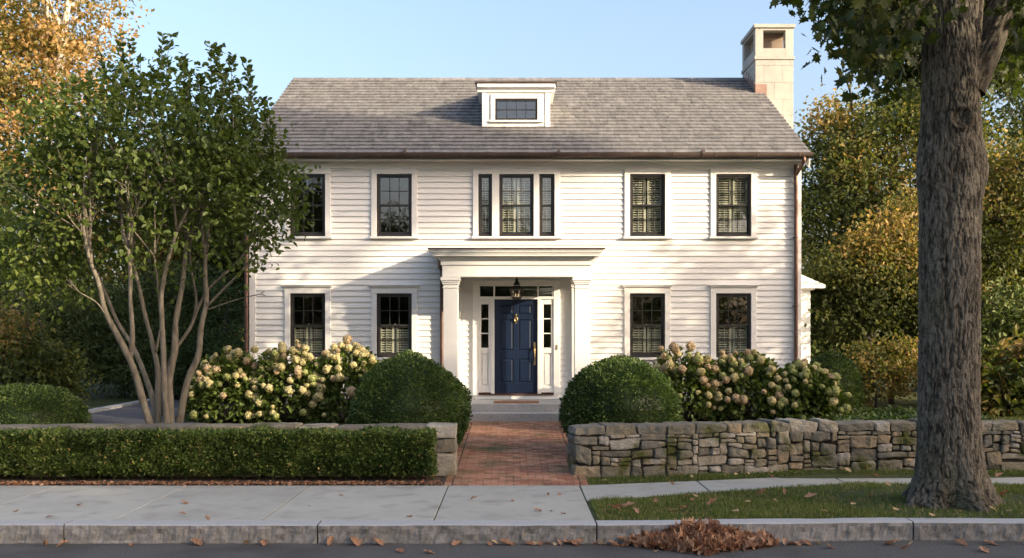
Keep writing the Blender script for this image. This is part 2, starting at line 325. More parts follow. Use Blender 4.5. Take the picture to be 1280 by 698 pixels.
# kerb stones along a gently bent line
kx = [-60, 1.0, 4.2, 7.5, 60]; ky = [10.63, 10.63, 10.80, 10.70, 10.70]
def kerb_y(x): return np.interp(x, kx, ky)
kb = MB(); joints = [-14.5, -12, -9.4, -7.1, -4.75, -2.06, .9, 4.32, 7.3, 9.6, 12, 14.4]
for a, b2 in zip(joints[:-1], joints[1:]):
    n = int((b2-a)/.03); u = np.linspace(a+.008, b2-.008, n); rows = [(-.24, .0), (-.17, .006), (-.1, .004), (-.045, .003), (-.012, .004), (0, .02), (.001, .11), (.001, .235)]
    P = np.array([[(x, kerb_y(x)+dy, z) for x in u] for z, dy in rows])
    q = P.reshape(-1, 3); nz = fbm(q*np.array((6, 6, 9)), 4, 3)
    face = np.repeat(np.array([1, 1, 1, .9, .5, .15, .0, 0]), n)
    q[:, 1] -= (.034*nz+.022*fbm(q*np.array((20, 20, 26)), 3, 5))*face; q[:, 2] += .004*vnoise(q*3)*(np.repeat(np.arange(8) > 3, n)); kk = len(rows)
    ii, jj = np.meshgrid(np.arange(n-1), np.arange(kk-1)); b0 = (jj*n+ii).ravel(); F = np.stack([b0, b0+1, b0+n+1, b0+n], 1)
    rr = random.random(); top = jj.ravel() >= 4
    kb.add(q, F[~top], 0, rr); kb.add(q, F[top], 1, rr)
    for e, sgn in ((0, 1), (n-1, -1)):
        kb.add([q[r*n+e] for r in range(kk)]+[(q[e][0], q[e][1]+.235, -.24)], [tuple(range(kk+1))[::sgn]], 0, rr)
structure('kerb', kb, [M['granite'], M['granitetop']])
g = MB(); g.box(-60, 60, -1.65, -1.5, -.25, 0); g.box(-60, 60, -4, -1.652, -.1, -.003); structure('far_kerb', g, M['granitetop'])
# sidewalk slabs
walk_far_x = [-60, .9, 2.52, 4.48, 6.2, 8, 60]; walk_far_y = [13.42, 13.42, 13.83, 14.42, 14.33, 14.2, 14.2]
walk_near_x = [.91, .92, 2.58, 4.61, 6.9, 60]; walk_near_y = [10.87, 12.2, 12.82, 13.68, 13.5, 13.4]
sw = MB()
def slab(poly, rnd):   # poly list of (x,y), inset
    P = np.array(poly); c = P.mean(0); n = len(P)
    nrm = P-c; q = P-norm(nrm)*.013
    q2 = P-norm(nrm)*.022
    v = [(x, y, -.06) for x, y in q]+[(x, y, -.004) for x, y in q]+[(x, y, 0) for x, y in q2]
    f = [(k, (k+1) % n, n+(k+1) % n, n+k) for k in range(n)]+[(n+k, n+(k+1) % n, 2*n+(k+1) % n, 2*n+k) for k in range(n)]+[tuple(range(2*n, 3*n))]
    sw.add(v, f, 0, rnd)
jx = [-16.5, -14.8, -13.1, -11.4, -9.6, -7.8, -6.05, -4.33, -2.71, -.85, .9]
for a, b2 in zip(jx[:-1], jx[1:]): slab([(a, 10.866), (b2, 10.866), (b2, 13.42), (a, 13.42)], random.uniform(.2, .8))
jr = [.9, 2.55, 4.55, 6.3, 8.1, 9.9, 11.7]
for a, b2 in zip(jr[:-1], jr[1:]):
    na = 12.2 if a == .9 else np.interp(a, walk_near_x, walk_near_y); nb = np.interp(b2, walk_near_x, walk_near_y)
    slab([(a, na), (b2, nb), (b2, np.interp(b2, walk_far_x, walk_far_y)), (a, np.interp(a, walk_far_x, walk_far_y))], random.uniform(.2, .8))
structure('sidewalk', sw, M['conc'])
g = MB(); g.add([(-16.5,10.9,-.022), (.9,10.9,-.022), (.9,13.4,-.022), (-16.5,13.4,-.022)], [(0,1,2,3)])
structure('sidewalk_base', g, M['joint'])
# brick path
def pathz(y): return np.interp(y, [13.4, 13.9, 20.3], [.0, .03, .262])
bp = MB(); bw, bl = .1, .205; y = 13.43; row = 0
while y < 20.25:
    x = -.80-(bl/2 if row % 2 else 0)
    while x < .92:
        x0, x1 = max(x, -.80)+.004, min(x+bl, .92)-.004
        if x1-x0 > .03:
            z = pathz(y)+random.uniform(-.004, .004)+.004; t = random.uniform(-.004, .004); e = .006
            v = [(x0,y+.004,z-.05), (x1,y+.004,z-.05), (x1,y+bw-.004,z-.05), (x0,y+bw-.004,z-.05), (x0+e,y+.004+e,z), (x1-e,y+.004+e,z+t), (x1-e,y+bw-.004-e,z+t+.003), (x0+e,y+bw-.004-e,z+.003)]
            v2 = [(a, b_, c-.008 if k > 3 else c) for k, (a, b_, c) in enumerate([v[0], v[1], v[2], v[3], (x0,y+.004,z), (x1,y+.004,z+t), (x1,y+bw-.004,z+t), (x0,y+bw-.004,z)])]
            bp.add(v2[:4]+v2[4:]+v[4:], [(0,1,5,4), (1,2,6,5), (2,3,7,6), (3,0,4,7), (4,5,9,8), (5,6,10,9), (6,7,11,10), (7,4,8,11), (8,9,10,11)])
        x += bl
    y += bw; row += 1
for sx in (-.912, .924):                                # soldier edging
    y = 13.43
    while y < 20.2:
        z = pathz(y)+.006; bp.box(sx+.004, sx+.096, y+.004, y+.2, z-.05, z+random.uniform(0, .006)); y += .205
structure('brick_path', bp, M['brick'])
g = MB(); yy = np.linspace(13.42, 20.25, 12)
g.add([(x, q, pathz(q)-.006) for q in yy for x in (-.95, 1.05)], np.array([(2*k, 2*k+1, 2*k+3, 2*k+2) for k in range(11)])); structure('path_bedding', g, M['sand'])
g = MB(); g.add([(-9.05,19.4,.262), (-6.0,19.4,.262), (-6.0,21.5,.335), (-9.05,21.5,.335), (-9.05,40,.36), (-6.0,40,.36)], [(0,1,2,3), (3,2,5,4)])
structure('driveway', g, M['drive'])
g = MB(); y = 19.4
while y < 34:
    L = random.uniform(.5, .9); g.box(-9.25, -9.06, y, y+L-.02, .2, np.interp(y, [19, 21.5, 40], [.30, .40, .43])); y += L
structure('driveway_edging', g, M['granitetop'], bevel=.01)
g = MB()
def sheet(mb, x0, x1, y0, y1, dz, fn=gz, n=24):
    a, b_ = np.meshgrid(np.linspace(x0, x1, n), np.linspace(y0, y1, n)); z = fn(a, b_)+dz+.012*vnoise(np.stack([a.ravel()*7, b_.ravel()*7, a.ravel()*0], 1)).reshape(a.shape)
    i, j = np.meshgrid(np.arange(n-1), np.arange(n-1)); q = (j*n+i).ravel(); mb.add(np.stack([a, b_, z], -1).reshape(-1, 3), np.stack([q, q+1, q+n+1, q+n], 1))
sheet(g, -16, -.93, 13.422, 14.12, .018); sheet(g, -7.0, -2.0, 20.2, 22.0, .05); sheet(g, 2.2, 7.6, 20.3, 22.0, .05)
structure('mulch_bed', g, M['soil'])

# ------------------------------------------------------------------ house
HX0, HX1, HY = -5.74, 6.32, 22.0
HB = 31.6
house = empty('white_house', ((HX0+HX1)/2, HY, .3), 'two storey white clapboard house with grey shingle roof, black windows and navy blue front door', 'house')
def part(name, mb, mat, parent=house, **k): return mb.build(name, mat, parent, **k)
W2 = (4.175, 5.544); W1 = (1.526, 2.93); WW = .77
wins = [(-4.474, *W1), (-2.579, *W1), (2.965, *W1), (4.85, *W1), (-4.474, *W2), (-2.579, *W2), (2.965, *W2), (4.85, *W2)]
trip = [(-.588, .30), (.0965, .755), (.763, .335)]
opens = [(x-WW/2, x+WW/2, a, b_) for x, a, b_ in wins]+[(x-w/2, x+w/2, *W2) for x, w in trip]+[(-.80, .98, .70, 3.15)]
EXP = .125
def siding(mb, x0, x1, z0, z1, ops):
    zb = z0; k = 0
    while zb < z1-.001:
        zt = min(zb+EXP, z1); cuts = sorted({zb, zt}|{z for o in ops for z in o[2:4] if zb < z < zt})
        for a, b_ in zip(cuts[:-1], cuts[1:]):
            mid = (a+b_)/2; iv = [(x0, x1)]
            for o in ops:
                if o[2] < mid < o[3]:
                    iv = [q for p in iv for q in ((p[0], min(p[1], o[0])), (max(p[0], o[1]), p[1])) if q[1]-q[0] > .001]
            ya = HY-.031+(a-zb)/EXP*.026; yb = HY-.031+(b_-zb)/EXP*.026
            for p in iv:
                # board butt joints
                n = max(1, int((p[1]-p[0])/3.2)); br = sorted([p[0], p[1]]+[random.uniform(p[0]+.3, p[1]-.3) for _ in range(n-1)]) if p[1]-p[0] > 3 else [p[0], p[1]]
                for u0, u1 in zip(br[:-1], br[1:]):
                    e = .0012
                    mb.add([(u0+e,ya,a), (u1-e,ya,a), (u1-e,yb,b_), (u0+e,yb,b_)], [(0,1,2,3)], 0)
                if a == zb: mb.add([(p[0],HY+.0,a), (p[1],HY+.0,a), (p[1],ya,a), (p[0],ya,a)], [(0,1,2,3)], 0)
        zb += EXP
s = MB(); siding(s, HX0, HX1, .62, 5.72, [(a+.0, b_-.0, c, d) for a, b_, c, d in opens])
part('clapboard_wall', s, M['white'])
# gables, back wall, foundation
w = MB()
RS = .56; EY, EZ = 21.58, 5.93; RY = 26.8; RZ = EZ+RS*(RY-EY)
for x0, x1 in ((HX0, HX0+.1), (HX1-.1, HX1)):
    w.prism([(HY+.03, .3), (HB, .3), (HB, 5.7), (RY, RZ-.22), (HY+.03, 5.75)], 'x', x0, x1, rnd=.5)
w.box(HX0+.1, HX1-.1, HB-.1, HB, .3, 5.7, rnd=.5)
part('side_wall', w, M['white'])
w = MB(); w.box(HX0+.01, HX1-.01, HY-.012, HY+.3, .1, .615); part('foundation', w, M['step'])
w = MB()                                                # rooms behind the glass
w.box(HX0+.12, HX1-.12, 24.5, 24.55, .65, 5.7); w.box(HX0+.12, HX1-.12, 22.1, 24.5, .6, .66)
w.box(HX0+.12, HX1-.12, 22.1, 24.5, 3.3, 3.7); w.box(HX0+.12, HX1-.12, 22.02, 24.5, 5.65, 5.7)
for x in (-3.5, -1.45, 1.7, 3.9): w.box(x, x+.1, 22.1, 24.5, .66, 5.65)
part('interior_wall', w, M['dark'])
t = MB()
t.box(HX0-.012, HX0+.13, HY-.045, HY+.02, .6, 5.71); t.box(HX0-.012, HX0-.002, HY+.02, HY+.15, .6, 5.71); part('corner_board', t, M['trim'], bevel=.004)
t = MB(); t.box(HX1-.13, HX1+.012, HY-.045, HY+.02, .6, 5.71); t.box(HX1+.002, HX1+.012, HY+.02, HY+.15, .6, 5.71); part('corner_board', t, M['trim'], bevel=.004)
t = MB(); t.box(HX0-.014, HX1+.014, HY-.05, HY+.01, 5.66, 5.80); t.box(HX0-.014, HX1+.014, HY-.09, HY-.05, 5.735, 5.80)
t.box(HX0-.05, HX1+.05, 21.66, HY+.0, 5.802, 5.83); t.box(HX0-.05, HX1+.05, 21.63, 21.66, 5.79, 5.90)
part('eave_trim', t, M['trim'], bevel=.004)
# roof
RX0, RX1 = HX0-.10, HX1+.10
rf = MB()
d = np.array((0, RY-EY, RZ-EZ)); SL = np.linalg.norm(d); d /= SL; nrm = np.array((0, -d[2], d[1]))
rf.add([(RX0,EY,EZ-.03), (RX1,EY,EZ-.03), (RX1,RY,RZ-.03), (RX0,RY,RZ-.03), (RX0,EY,EZ-.12), (RX1,EY,EZ-.12), (RX1,RY,RZ-.12), (RX0,RY,RZ-.12)],
       [(0,1,2,3), (4,7,6,5), (0,4,5,1), (1,5,6,2), (0,3,7,4)], 0, .3)
rf.prism([(RY, RZ), (RY, RZ-.12), (HB+.4, RZ-RS*(HB+.4-RY)-.12), (HB+.4, RZ-RS*(HB+.4-RY))], 'x', RX0, RX1, 0, .4)
ncr = 24; ex = SL/ncr
for k in range(ncr):
    x = RX0-random.uniform(0, .15)
    while x < RX1:
        wd = random.uniform(.10, .24); x0, x1 = max(x, RX0-.01), min(x+wd, RX1+.01)
        if x1-x0 > .02:
            jt = random.uniform(-.006, .006); th = random.uniform(.036, .046)
            base = np.array((0, EY, EZ))+d*(k*ex-.03+jt); top = np.array((0, EY, EZ))+d*min((k+1)*ex, SL)
            if k == 0: base = base-d*.02
            g_ = .0025
            v = [base+nrm*(-.01), base+nrm*th, top+nrm*.004, top-nrm*.01]
            rf.add([(x0+g_, *p[1:]) for p in v]+[(x1-g_, *p[1:]) for p in v], [(0,4,5,1), (1,5,6,2), (0,1,2,3), (7,6,5,4)], 0, np.clip(random.gauss(.5, .2), 0, 1))
        x += wd
x = RX0
while x < RX1:                                          # ridge caps
    x1 = min(x+.2, RX1+.01); rf.prism([(RY-.16, RZ-.07), (RY, RZ+.045), (RY+.16, RZ-.07), (RY+.16, RZ-.1), (RY, RZ), (RY-.16, RZ-.1)], 'x', x, x1-.005); x += .2
part('roof', rf, M['roof'])
for a, b_ in ((RX0-.0, RX0+.03), (RX1-.03, RX1)):
    t = MB(); t.prism([(EY, EZ-.14), (RY, RZ-.14), (RY, RZ-.36), (EY+.05, EZ-.30)], 'x', a, b_); part('rake_board', t, M['trim'])
# gutter : half round with lip, hangers
gt = MB(); a = np.linspace(0, math.pi, 9)
pr = [(21.53-.07*math.cos(q), 5.915-.085*math.sin(q)) for q in a]; pi_ = [(21.53-.062*math.cos(q), 5.915-.077*math.sin(q)) for q in a[::-1]]
gt.prism(pr+pi_, 'x', RX0-.03, RX1+.03)
gt.tube([(RX0-.03, 21.46, 5.92), (RX1+.03, 21.46, 5.92)], .009, 6)
for x in np.arange(RX0+.3, RX1, .9): gt.box(x-.01, x+.01, 21.452, 21.458, 5.84, 5.925)
for x in (-2.3, 1.0, 4.1): gt.tube([(x-.03, 21.53, 5.912), (x+.03, 21.53, 5.912)], .088, 14)
part('gutter', gt, M['gutter'])
def spout(x, ytop, ztop, z0, off, yo=21.9):
    g_ = MB(); p = [(x+off, ytop, ztop), (x+off, ytop, ztop-.1), (x+off*.5, (ytop+yo)/2, ztop-.22), (x, yo, ztop-.34), (x, yo, ztop-.5), (x, yo, z0)]
    g_.tube(bezier(p, 5), .042, 10)
    for z in np.arange(z0+.8, ztop-.6, 1.5): g_.tube([(x, yo, z-.015), (x, yo, z+.015)], .05, 10); g_.box(x-.055, x+.055, yo+.02, HY-.02, z-.01, z+.01)
    return part('downspout', g_, M['copper'], smooth=True)
spout(6.20, 21.53, 5.84, .35, .06); spout(-5.80, 21.53, 5.84, .35, -.04)
# windows
def sashes(P, x, z0, z1, wd, cols, shutter, rows=(2, 2), double=True):
    fr = MB(); f = .045; Y0 = HY-.012; Y1 = HY+.09
    for a, b_, c, e in ((x-wd/2, x-wd/2+f, z0, z1), (x+wd/2-f, x+wd/2, z0, z1), (x-wd/2+f, x+wd/2-f, z1-f, z1), (x-wd/2+f, x+wd/2-f, z0, z0+f+.01)): fr.box(a, b_, Y0, Y1, c, e)
    fo = part('window_frame', fr, M['black'], P, bevel=.003)
    zi0, zi1 = z0+f+.01, z1-f; zm = (zi0+zi1)/2; xi0, xi1 = x-wd/2+f, x+wd/2-f
    for k, (a, b_) in enumerate(((zm-.018, zi1), (zi0, zm+.018)) if double else ((zi0, zi1),)):
        ya = HY+.008+k*.034; yb = ya+.03; s_ = MB(); q = .032
        s_.box(xi0, xi0+q, ya, yb, a, b_); s_.box(xi1-q, xi1, ya, yb, a, b_); s_.box(xi0+q, xi1-q, ya, yb, a, a+(.036 if k == 0 else .05)); s_.box(xi0+q, xi1-q, ya, yb, b_-q, b_)
        ga, gb = a+.036, b_-q
        for c in range(1, cols): cx = xi0+q+(xi1-xi0-2*q)*c/cols; s_.box(cx-.008, cx+.008, ya+.004, yb-.004, ga, gb)
        for c in range(1, rows[k]): cz = ga+(gb-ga)*c/rows[k]; s_.box(xi0+q, xi1-q, ya+.003, yb-.003, cz-.008, cz+.008)
        part('sash', s_, M['black'], P)
        g_ = MB(); t1, t2 = random.uniform(-.0015, .0015), random.uniform(-.0015, .0015); ym = (ya+yb)/2
        g_.add([(xi0+q*.5,ym-t1,a+.01), (xi1-q*.5,ym+t1,a+.01), (xi1-q*.5,ym+t1+t2,b_-.01), (xi0+q*.5,ym-t1+t2,b_-.01)], [(0,1,2,3)]); part('pane', g_, M['glass'], P)
    if shutter:
        sh = MB(); top = zm+.0 if shutter == 'half' else zi1-.01; ys_ = HY+.10; half = (xi1-xi0)/2
        if shutter != 'narrow': pans = ((xi0, xi0+half-.015), (xi0+half+.015, xi1))
        else: pans = ((xi0, xi1),)
        for a, b_ in pans:
            segs = ((zi0, top),) if shutter == 'half' else ((zi0, zm-.02), (zm+.02, top))
            for z_a, z_b in segs:
                sh.box(a, a+.045, ys_, ys_+.03, z_a, z_b); sh.box(b_-.045, b_, ys_, ys_+.03, z_a, z_b); sh.box(a+.045, b_-.045, ys_, ys_+.03, z_a, z_a+.05); sh.box(a+.045, b_-.045, ys_, ys_+.03, z_b-.05, z_b)
                z = z_a+.075
                while z < z_b-.06:
                    sh.prism([(ys_-.012, z-.012), (ys_-.008, z-.016), (ys_+.042, z+.014), (ys_+.038, z+.018)], 'x', a+.045, b_-.045); z += .052
                sh.box((a+b_)/2-.006, (a+b_)/2+.006, ys_-.022, ys_-.014, z_a+.06, z_b-.06)
        if shutter == 'half': sh.lathe([(.0, .0), (.018, .008), (.012, .03), (.0, .035)], (x, ys_+.015, top), 8)
        part('shutter', sh, M['shutter'], P)
def casing(x0, x1, z0, z1, style):
    c = MB(); k = .118; ya, yb = HY-.055, HY-.001
    c.box(x0-k, x0, ya, yb, z0, z1); c.box(x1, x1+k, ya, yb, z0, z1)
    if style == 'cap':
        c.box(x0-k, x1+k, ya-.002, yb, z1, z1+.135); c.box(x0-k-.03, x1+k+.03, ya-.04, yb, z1+.137, z1+.165); c.box(x0-k-.05, x1+k+.05, ya-.065, yb, z1+.166, z1+.182)
    else: c.box(x0-k, x1+k, ya-.002, yb, z1, 5.659)
    c.box(x0-k-.03, x1+k+.03, ya-.05, yb+.012, z0-.05, z0-.002)
    return c
for i, (x, a, b_) in enumerate(wins):
    c = casing(x-WW/2, x+WW/2, a, b_, 'cap' if a < 3 else 'frieze'); P = part('window', c, M['trim'], bevel=.004)
    sashes(P, x, a, b_, WW, 3, 'half' if a < 3 else ('full' if x > 0 else None))
    if a > 3 and x < -4: pass
c = casing(trip[0][0]-.15, trip[2][0]+.1675, *W2, 'frieze')
for a, b_ in ((-.438, -.281), (.474, .5955)): c.box(a, b_, HY-.055, HY-.001, *W2)
P = part('window', c, M['trim'], bevel=.004)
for (x, w_), n in zip(trip, (1, 3, 1)): sashes(P, x, *W2, w_, n, 'full' if n == 3 else 'narrow')
# dormer
DY, DX0, DX1, DZ0, DZ1 = 23.1, -.68, .865, 6.74, 7.62
dm = MB(); ox0, ox1, oz0, oz1 = -.39, .585, 6.96, 7.46
dm.box(DX0, ox0, DY, DY+.1, DZ0-.1, DZ1); dm.box(ox1, DX1, DY, DY+.1, DZ0-.1, DZ1); dm.box(ox0, ox1, DY, DY+.1, DZ0-.1, oz0); dm.box(ox0, ox1, DY, DY+.1, oz1, DZ1)
for a, b_ in ((DX0, DX0+.08), (DX1-.08, DX1)): dm.prism([(DY+.1, DZ0-.2), (26.2, 8.2), (25.2, 7.95), (DY+.1, DZ1)], 'x', a, b_)
k = .10
dm.box(ox0-k, ox0, DY-.03, DY-.001, oz0, oz1+k); dm.box(ox1, ox1+k, DY-.03, DY-.001, oz0, oz1+k); dm.box(ox0, ox1, DY-.03, DY-.001, oz1, oz1+k); dm.box(ox0-k-.04, ox1+k+.04, DY-.06, DY-.001, oz0-.045, oz0-.001)
dm.box(DX0-.01, DX0+.1, DY-.022, DY-.001, DZ0, DZ1); dm.box(DX1-.1, DX1+.01, DY-.022, DY-.001, DZ0, DZ1)
prof = [(DY, 7.60), (DY-.04, 7.60), (DY-.05, 7.66), (DY-.13, 7.70), (DY-.14, 7.78), (DY, 7.80)]
dm.prism(prof, 'x', DX0-.12, DX1+.12)
for sx, xx in ((-1, DX0), (1, DX1)):
    dm.prism([(xx, 7.60), (xx+sx*.04, 7.60), (xx+sx*.05, 7.66), (xx+sx*.13, 7.70), (xx+sx*.14, 7.78), (xx, 7.80)][::-sx], 'y', DY+.001, 25.0)
D = part('dormer', dm, M['trim'], bevel=.003)
dr = MB(); dr.prism([(DY-.17, 7.79), (DY-.17, 7.815), (25.6, 8.13), (25.6, 8.06)], 'x', DX0-.17, DX1+.17); part('dormer_roof', dr, M['gutter'], D)
_hy = HY; HY = DY-.005; 
fr = MB()
for a, b_, c_, e in ((ox0, ox0+.05, oz0, oz1), (ox1-.05, ox1, oz0, oz1), (ox0+.05, ox1-.05, oz1-.05, oz1), (ox0+.05, ox1-.05, oz0, oz0+.05)): fr.box(a, b_, DY-.01, DY+.07, c_, e)
for c_ in range(1, 4): cx = ox0+.05+(ox1-ox0-.1)*c_/4; fr.box(cx-.009, cx+.009, DY+.01, DY+.035, oz0+.05, oz1-.05)
zc = (oz0+oz1)/2; fr.box(ox0+.05, ox1-.05, DY+.011, DY+.034, zc-.009, zc+.009)
part('sash', fr, M['black'], D); HY = _hy
g_ = MB(); g_.add([(ox0+.03,DY+.025,oz0+.03), (ox1-.03,DY+.024,oz0+.03), (ox1-.03,DY+.027,oz1-.03), (ox0+.03,DY+.026,oz1-.03)], [(0,1,2,3)]); part('pane', g_, M['glass'], D)
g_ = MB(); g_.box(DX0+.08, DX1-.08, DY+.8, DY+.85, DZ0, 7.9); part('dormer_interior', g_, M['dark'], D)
# chimney
ch = MB(); CX0, CX1, CY0, CY1 = 6.21, 7.18, 25.6, 27.05
cap0 = 9.05
ch.box(CX0+.01, CX1-.01, CY0+.01, CY1-.01, .3, cap0, 1)
z = .3; row = 0
while z < cap0-.05:
    h = .43; z1 = min(z+h, cap0)
    for face in range(4):
        L = (CX1-CX0) if face % 2 == 0 else (CY1-CY0); u = 0; br = [0]
        sp = (.22, .70) if row % 2 else (.48, .9)
        if face % 2: sp = (.5, 1.0) if row % 2 else (.25, .78)
        br = [0]+[q for q in sp if q < L-.05]+[L]
        for a, b_ in zip(br[:-1], br[1:]):
            a += .002; b_ -= .002; za, zb = z+.002, z1-.002; r_ = np.clip(random.gauss(.5, .2), 0, 1)
            if face == 0: ch.box(CX0+a, CX0+b_, CY0, CY0+.02, za, zb, 0, r_)
            elif face == 1: ch.box(CX1-.02, CX1, CY0+.003+a*.99, CY0+b_*.99, za, zb, 0, r_)
            elif face == 2: ch.box(CX0+a, CX0+b_, CY1-.02, CY1, za, zb, 0, r_)
            else: ch.box(CX0, CX0+.02, CY0+.003+a*.99, CY0+b_*.99, za, zb, 0, r_)
    z = z1; row += 1
ch.box(7.181, 7.30, CY0+.2, CY1-.2, .3, 5.2, 0)
ch.box(CX0-.025, CX1+.025, CY0-.025, CY1+.025, cap0+.001, cap0+.09)
pz0, pz1 = cap0+.091, 9.86
for a, b_ in ((CX0, CX0+.2), (CX1-.2, CX1)):
    for c_, e in ((CY0, CY0+.2), (CY1-.2, CY1)): ch.box(a, b_, c_, e, pz0, pz1)
for c_, e in ((CY0+.002, CY0+.13), (CY1-.13, CY1-.002)): ch.box(CX0+.2, CX1-.2, c_, e, pz0, pz0+.2); ch.box(CX0+.2, CX1-.2, c_, e, pz1-.06, pz1-.001)
for a, b_ in ((CX0+.002, CX0+.13), (CX1-.13, CX1-.002)): ch.box(a, b_, CY0+.2, CY1-.2, pz0, pz0+.2); ch.box(a, b_, CY0+.2, CY1-.2, pz1-.06, pz1-.001)
ch.box(CX0-.04, CX1+.04, CY0-.04, CY1+.04, pz1, pz1+.09)
CH = part('chimney', ch, [M['lime'], M['limejoint']], bevel=.003)
g_ = MB(); g_.box(CX0+.14, CX1-.14, CY0+.45, CY1-.30, pz0, pz1-.002); part('flue', g_, M['soot'], CH)
g_ = MB(); g_.box(CX0-.004, 6.50, CY0-.018, CY0-.002, 7.98, 8.42)
for k in range(5):
    yy_ = CY0+k*.24; zz = EZ+RS*(yy_-EY); g_.box(CX0-.014, CX0-.002, yy_, yy_+.235, zz-.02, min(zz+.30, RZ+.2))
part('flashing', g_, M['flash'], CH)
# side bay on the right gable
sb = MB(); sb.box(HX1+.002, 7.20, 24.2, 25.58, .3, 3.1, 0, .5); sb.box(HX1+.002, 7.28, 24.12, 25.58, 3.1, 3.2); 
sb.prism([(HX1+.002, 3.72), (7.5, 3.22), (7.5, 3.14), (HX1+.002, 3.14)], 'y', 24.0, 25.58); part('side_bay', sb, M['trim'], bevel=.004)

# ------------------------------------------------------------------ portico
PC = .09; PF = 20.70; 
en = MB()
prof = lambda o: None
def ring_frieze(z0, z1, out):      # three-sided beam
    en.box(PC-1.53-out, PC+1.53+out, PF-out, PF+.24+out*0, z0, z1)
    for sx in (-1, 1):
        xa, xb = sorted((PC+sx*(1.53+out), PC+sx*(1.53-.24))); en.box(xa, xb, PF+.2401, HY-.022, z0, z1)
ring_frieze(3.22, 3.46, 0); ring_frieze(3.4605, 3.55, .03)
def cornice(steps):
    for z0, z1, out in steps: en.box(PC-1.53-out, PC+1.53+out, PF-out, HY-.022, z0, z1)
cornice([(3.551, 3.585, .05), (3.5855, 3.61, .075), (3.6105, 3.63, .11), (3.6305, 3.66, .19), (3.6605, 3.70, .20), (3.7005, 3.735, .23), (3.7355, 3.77, .25)])
en.box(PC-1.29, PC+1.29, PF+.24, HY-.022, 3.40, 3.42)
PO = part('portico', en, M['trim'], bevel=.004)
g_ = MB(); g_.prism([(PF-.28, 3.771), (PF-.28, 3.795), (HY-.023, 3.90), (HY-.023, 3.771)], 'x', PC-1.53-.28, PC+1.53+.28); part('portico_roof', g_, M['copper'], PO)
LZ = .61
for sx in (-1, 1):
    for yy_, th in ((PF+.02, .28), (HY-.16, .138)):
        c = MB(); cx = PC+sx*1.36; h = .15
        c.box(cx-h, cx+h, yy_, yy_+th, LZ+.14, 3.06); c.box(cx-h-.03, cx+h+.03, yy_-.03, yy_+th+(.03 if th > .2 else 0), LZ+.001, LZ+.14)
        for z0, z1, o_ in ((2.985, 3.01, .015), (3.061, 3.10, .02), (3.1005, 3.14, .035), (3.1405, 3.215, .055)): c.box(cx-h-o_, cx+h+o_, yy_-o_, yy_+th+(o_ if th > .2 else 0), z0, z1)
        part('column', c, M['trim'], PO, bevel=.005)
st = MB(); rr = .5
def rough_block(mb, x0, x1, y0, y1, z0, z1, n=60, amp=.012):
    u = np.linspace(x0, x1, n); rows = [(z0, 0), (z0+(z1-z0)*.33, 0), (z0+(z1-z0)*.66, 0), (z1-.012, 0), (z1, .008), (z1, y1-y0)]
    P = np.array([[(x, y0+dy, z) for x in u] for z, dy in rows]).reshape(-1, 3); P[:, 1] -= amp*fbm(P*np.array((8, 8, 12)), 3, 9)*np.repeat([1, 1, 1, .6, .2, 0], n)
    i, j = np.meshgrid(np.arange(n-1), np.arange(5)); q = (j*n+i).ravel(); top = (j.ravel() >= 3)
    F = np.stack([q, q+1, q+n+1, q+n], 1); mb.add(P, F[~top], 0); mb.add(P, F[top], 1)
    for k in (0, n-1): mb.add([P[r*n+k] for r in range(6)]+[(P[k][0], y1, z0)], [tuple(range(7))], 0)
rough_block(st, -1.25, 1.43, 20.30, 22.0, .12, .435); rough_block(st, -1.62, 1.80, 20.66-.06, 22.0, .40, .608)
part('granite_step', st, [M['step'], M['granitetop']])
# entrance wall inside portico
dw = MB(); 
dw.box(-.80, .98, 21.93, 22.0, .612, .70)
X = [-.86, -.73, -.46, -.385, .56, .635, .91, 1.04]      # casing | sidelight | post | door | post | sidelight | casing
dw.box(X[0], X[1], 21.92, 22.0, .70, 3.13); dw.box(X[6], X[7], 21.92, 22.0, .70, 3.13); dw.box(X[0], X[7], 21.915, 22.0, 3.13, 3.21)
dw.box(X[2], X[3], 21.93, 22.06, .70, 2.82); dw.box(X[4], X[5], 21.93, 22.06, .70, 2.82)
dw.box(X[1], X[6], 21.925, 22.06, 2.80, 2.86); dw.box(X[1], X[6], 21.925, 22.06, 3.09, 3.13)
tx = [-.73, -.40, .02, .16, .58, .91]
for x in (-.395, .02, .155, .565): dw.box(x-.012, x+.022, 21.935, 22.05, 2.86, 3.09)
dw.box(X[1], X[1]+.03, 21.935, 22.05, 2.86, 3.09); dw.box(X[6]-.03, X[6], 21.935, 22.05, 2.86, 3.09)
for a, b_ in ((X[1], X[2]), (X[5], X[6])):
    dw.box(a, a+.055, 21.95, 22.04, .76, 2.80); dw.box(b_-.055, b_, 21.95, 22.04, .76, 2.80)
    dw.box(a+.055, b_-.055, 21.951, 22.04, 2.69, 2.80); dw.box(a+.055, b_-.055, 21.951, 22.04, 1.62, 1.74); dw.box(a+.055, b_-.055, 21.951, 22.04, .76, .90)
    for z in (2.05, 2.37): dw.box(a+.055, b_-.055, 21.96, 22.03, z-.01, z+.015)
    dw.box(a+.055, b_-.055, 21.985, 22.03, .90, 1.62); dw.box(a+.085, b_-.085, 21.965, 21.985, .94, 1.58)
FS = part('door_surround', dw, M['trim'], bevel=.004)
for a, b_ in ((X[1], X[2]), (X[5], X[6])):
    g_ = MB(); g_.add([(a+.05,22.0,1.7), (b_-.05,22.0,1.7), (b_-.05,22.001,2.7), (a+.05,22.001,2.7)], [(0,1,2,3)]); part('sidelight_pane', g_, M['glass'], FS)
g_ = MB(); g_.add([(X[1],22.0,2.85), (X[6],22.0,2.85), (X[6],22.002,3.10), (X[1],22.002,3.10)], [(0,1,2,3)]); part('transom_pane', g_, M['glass'], FS)
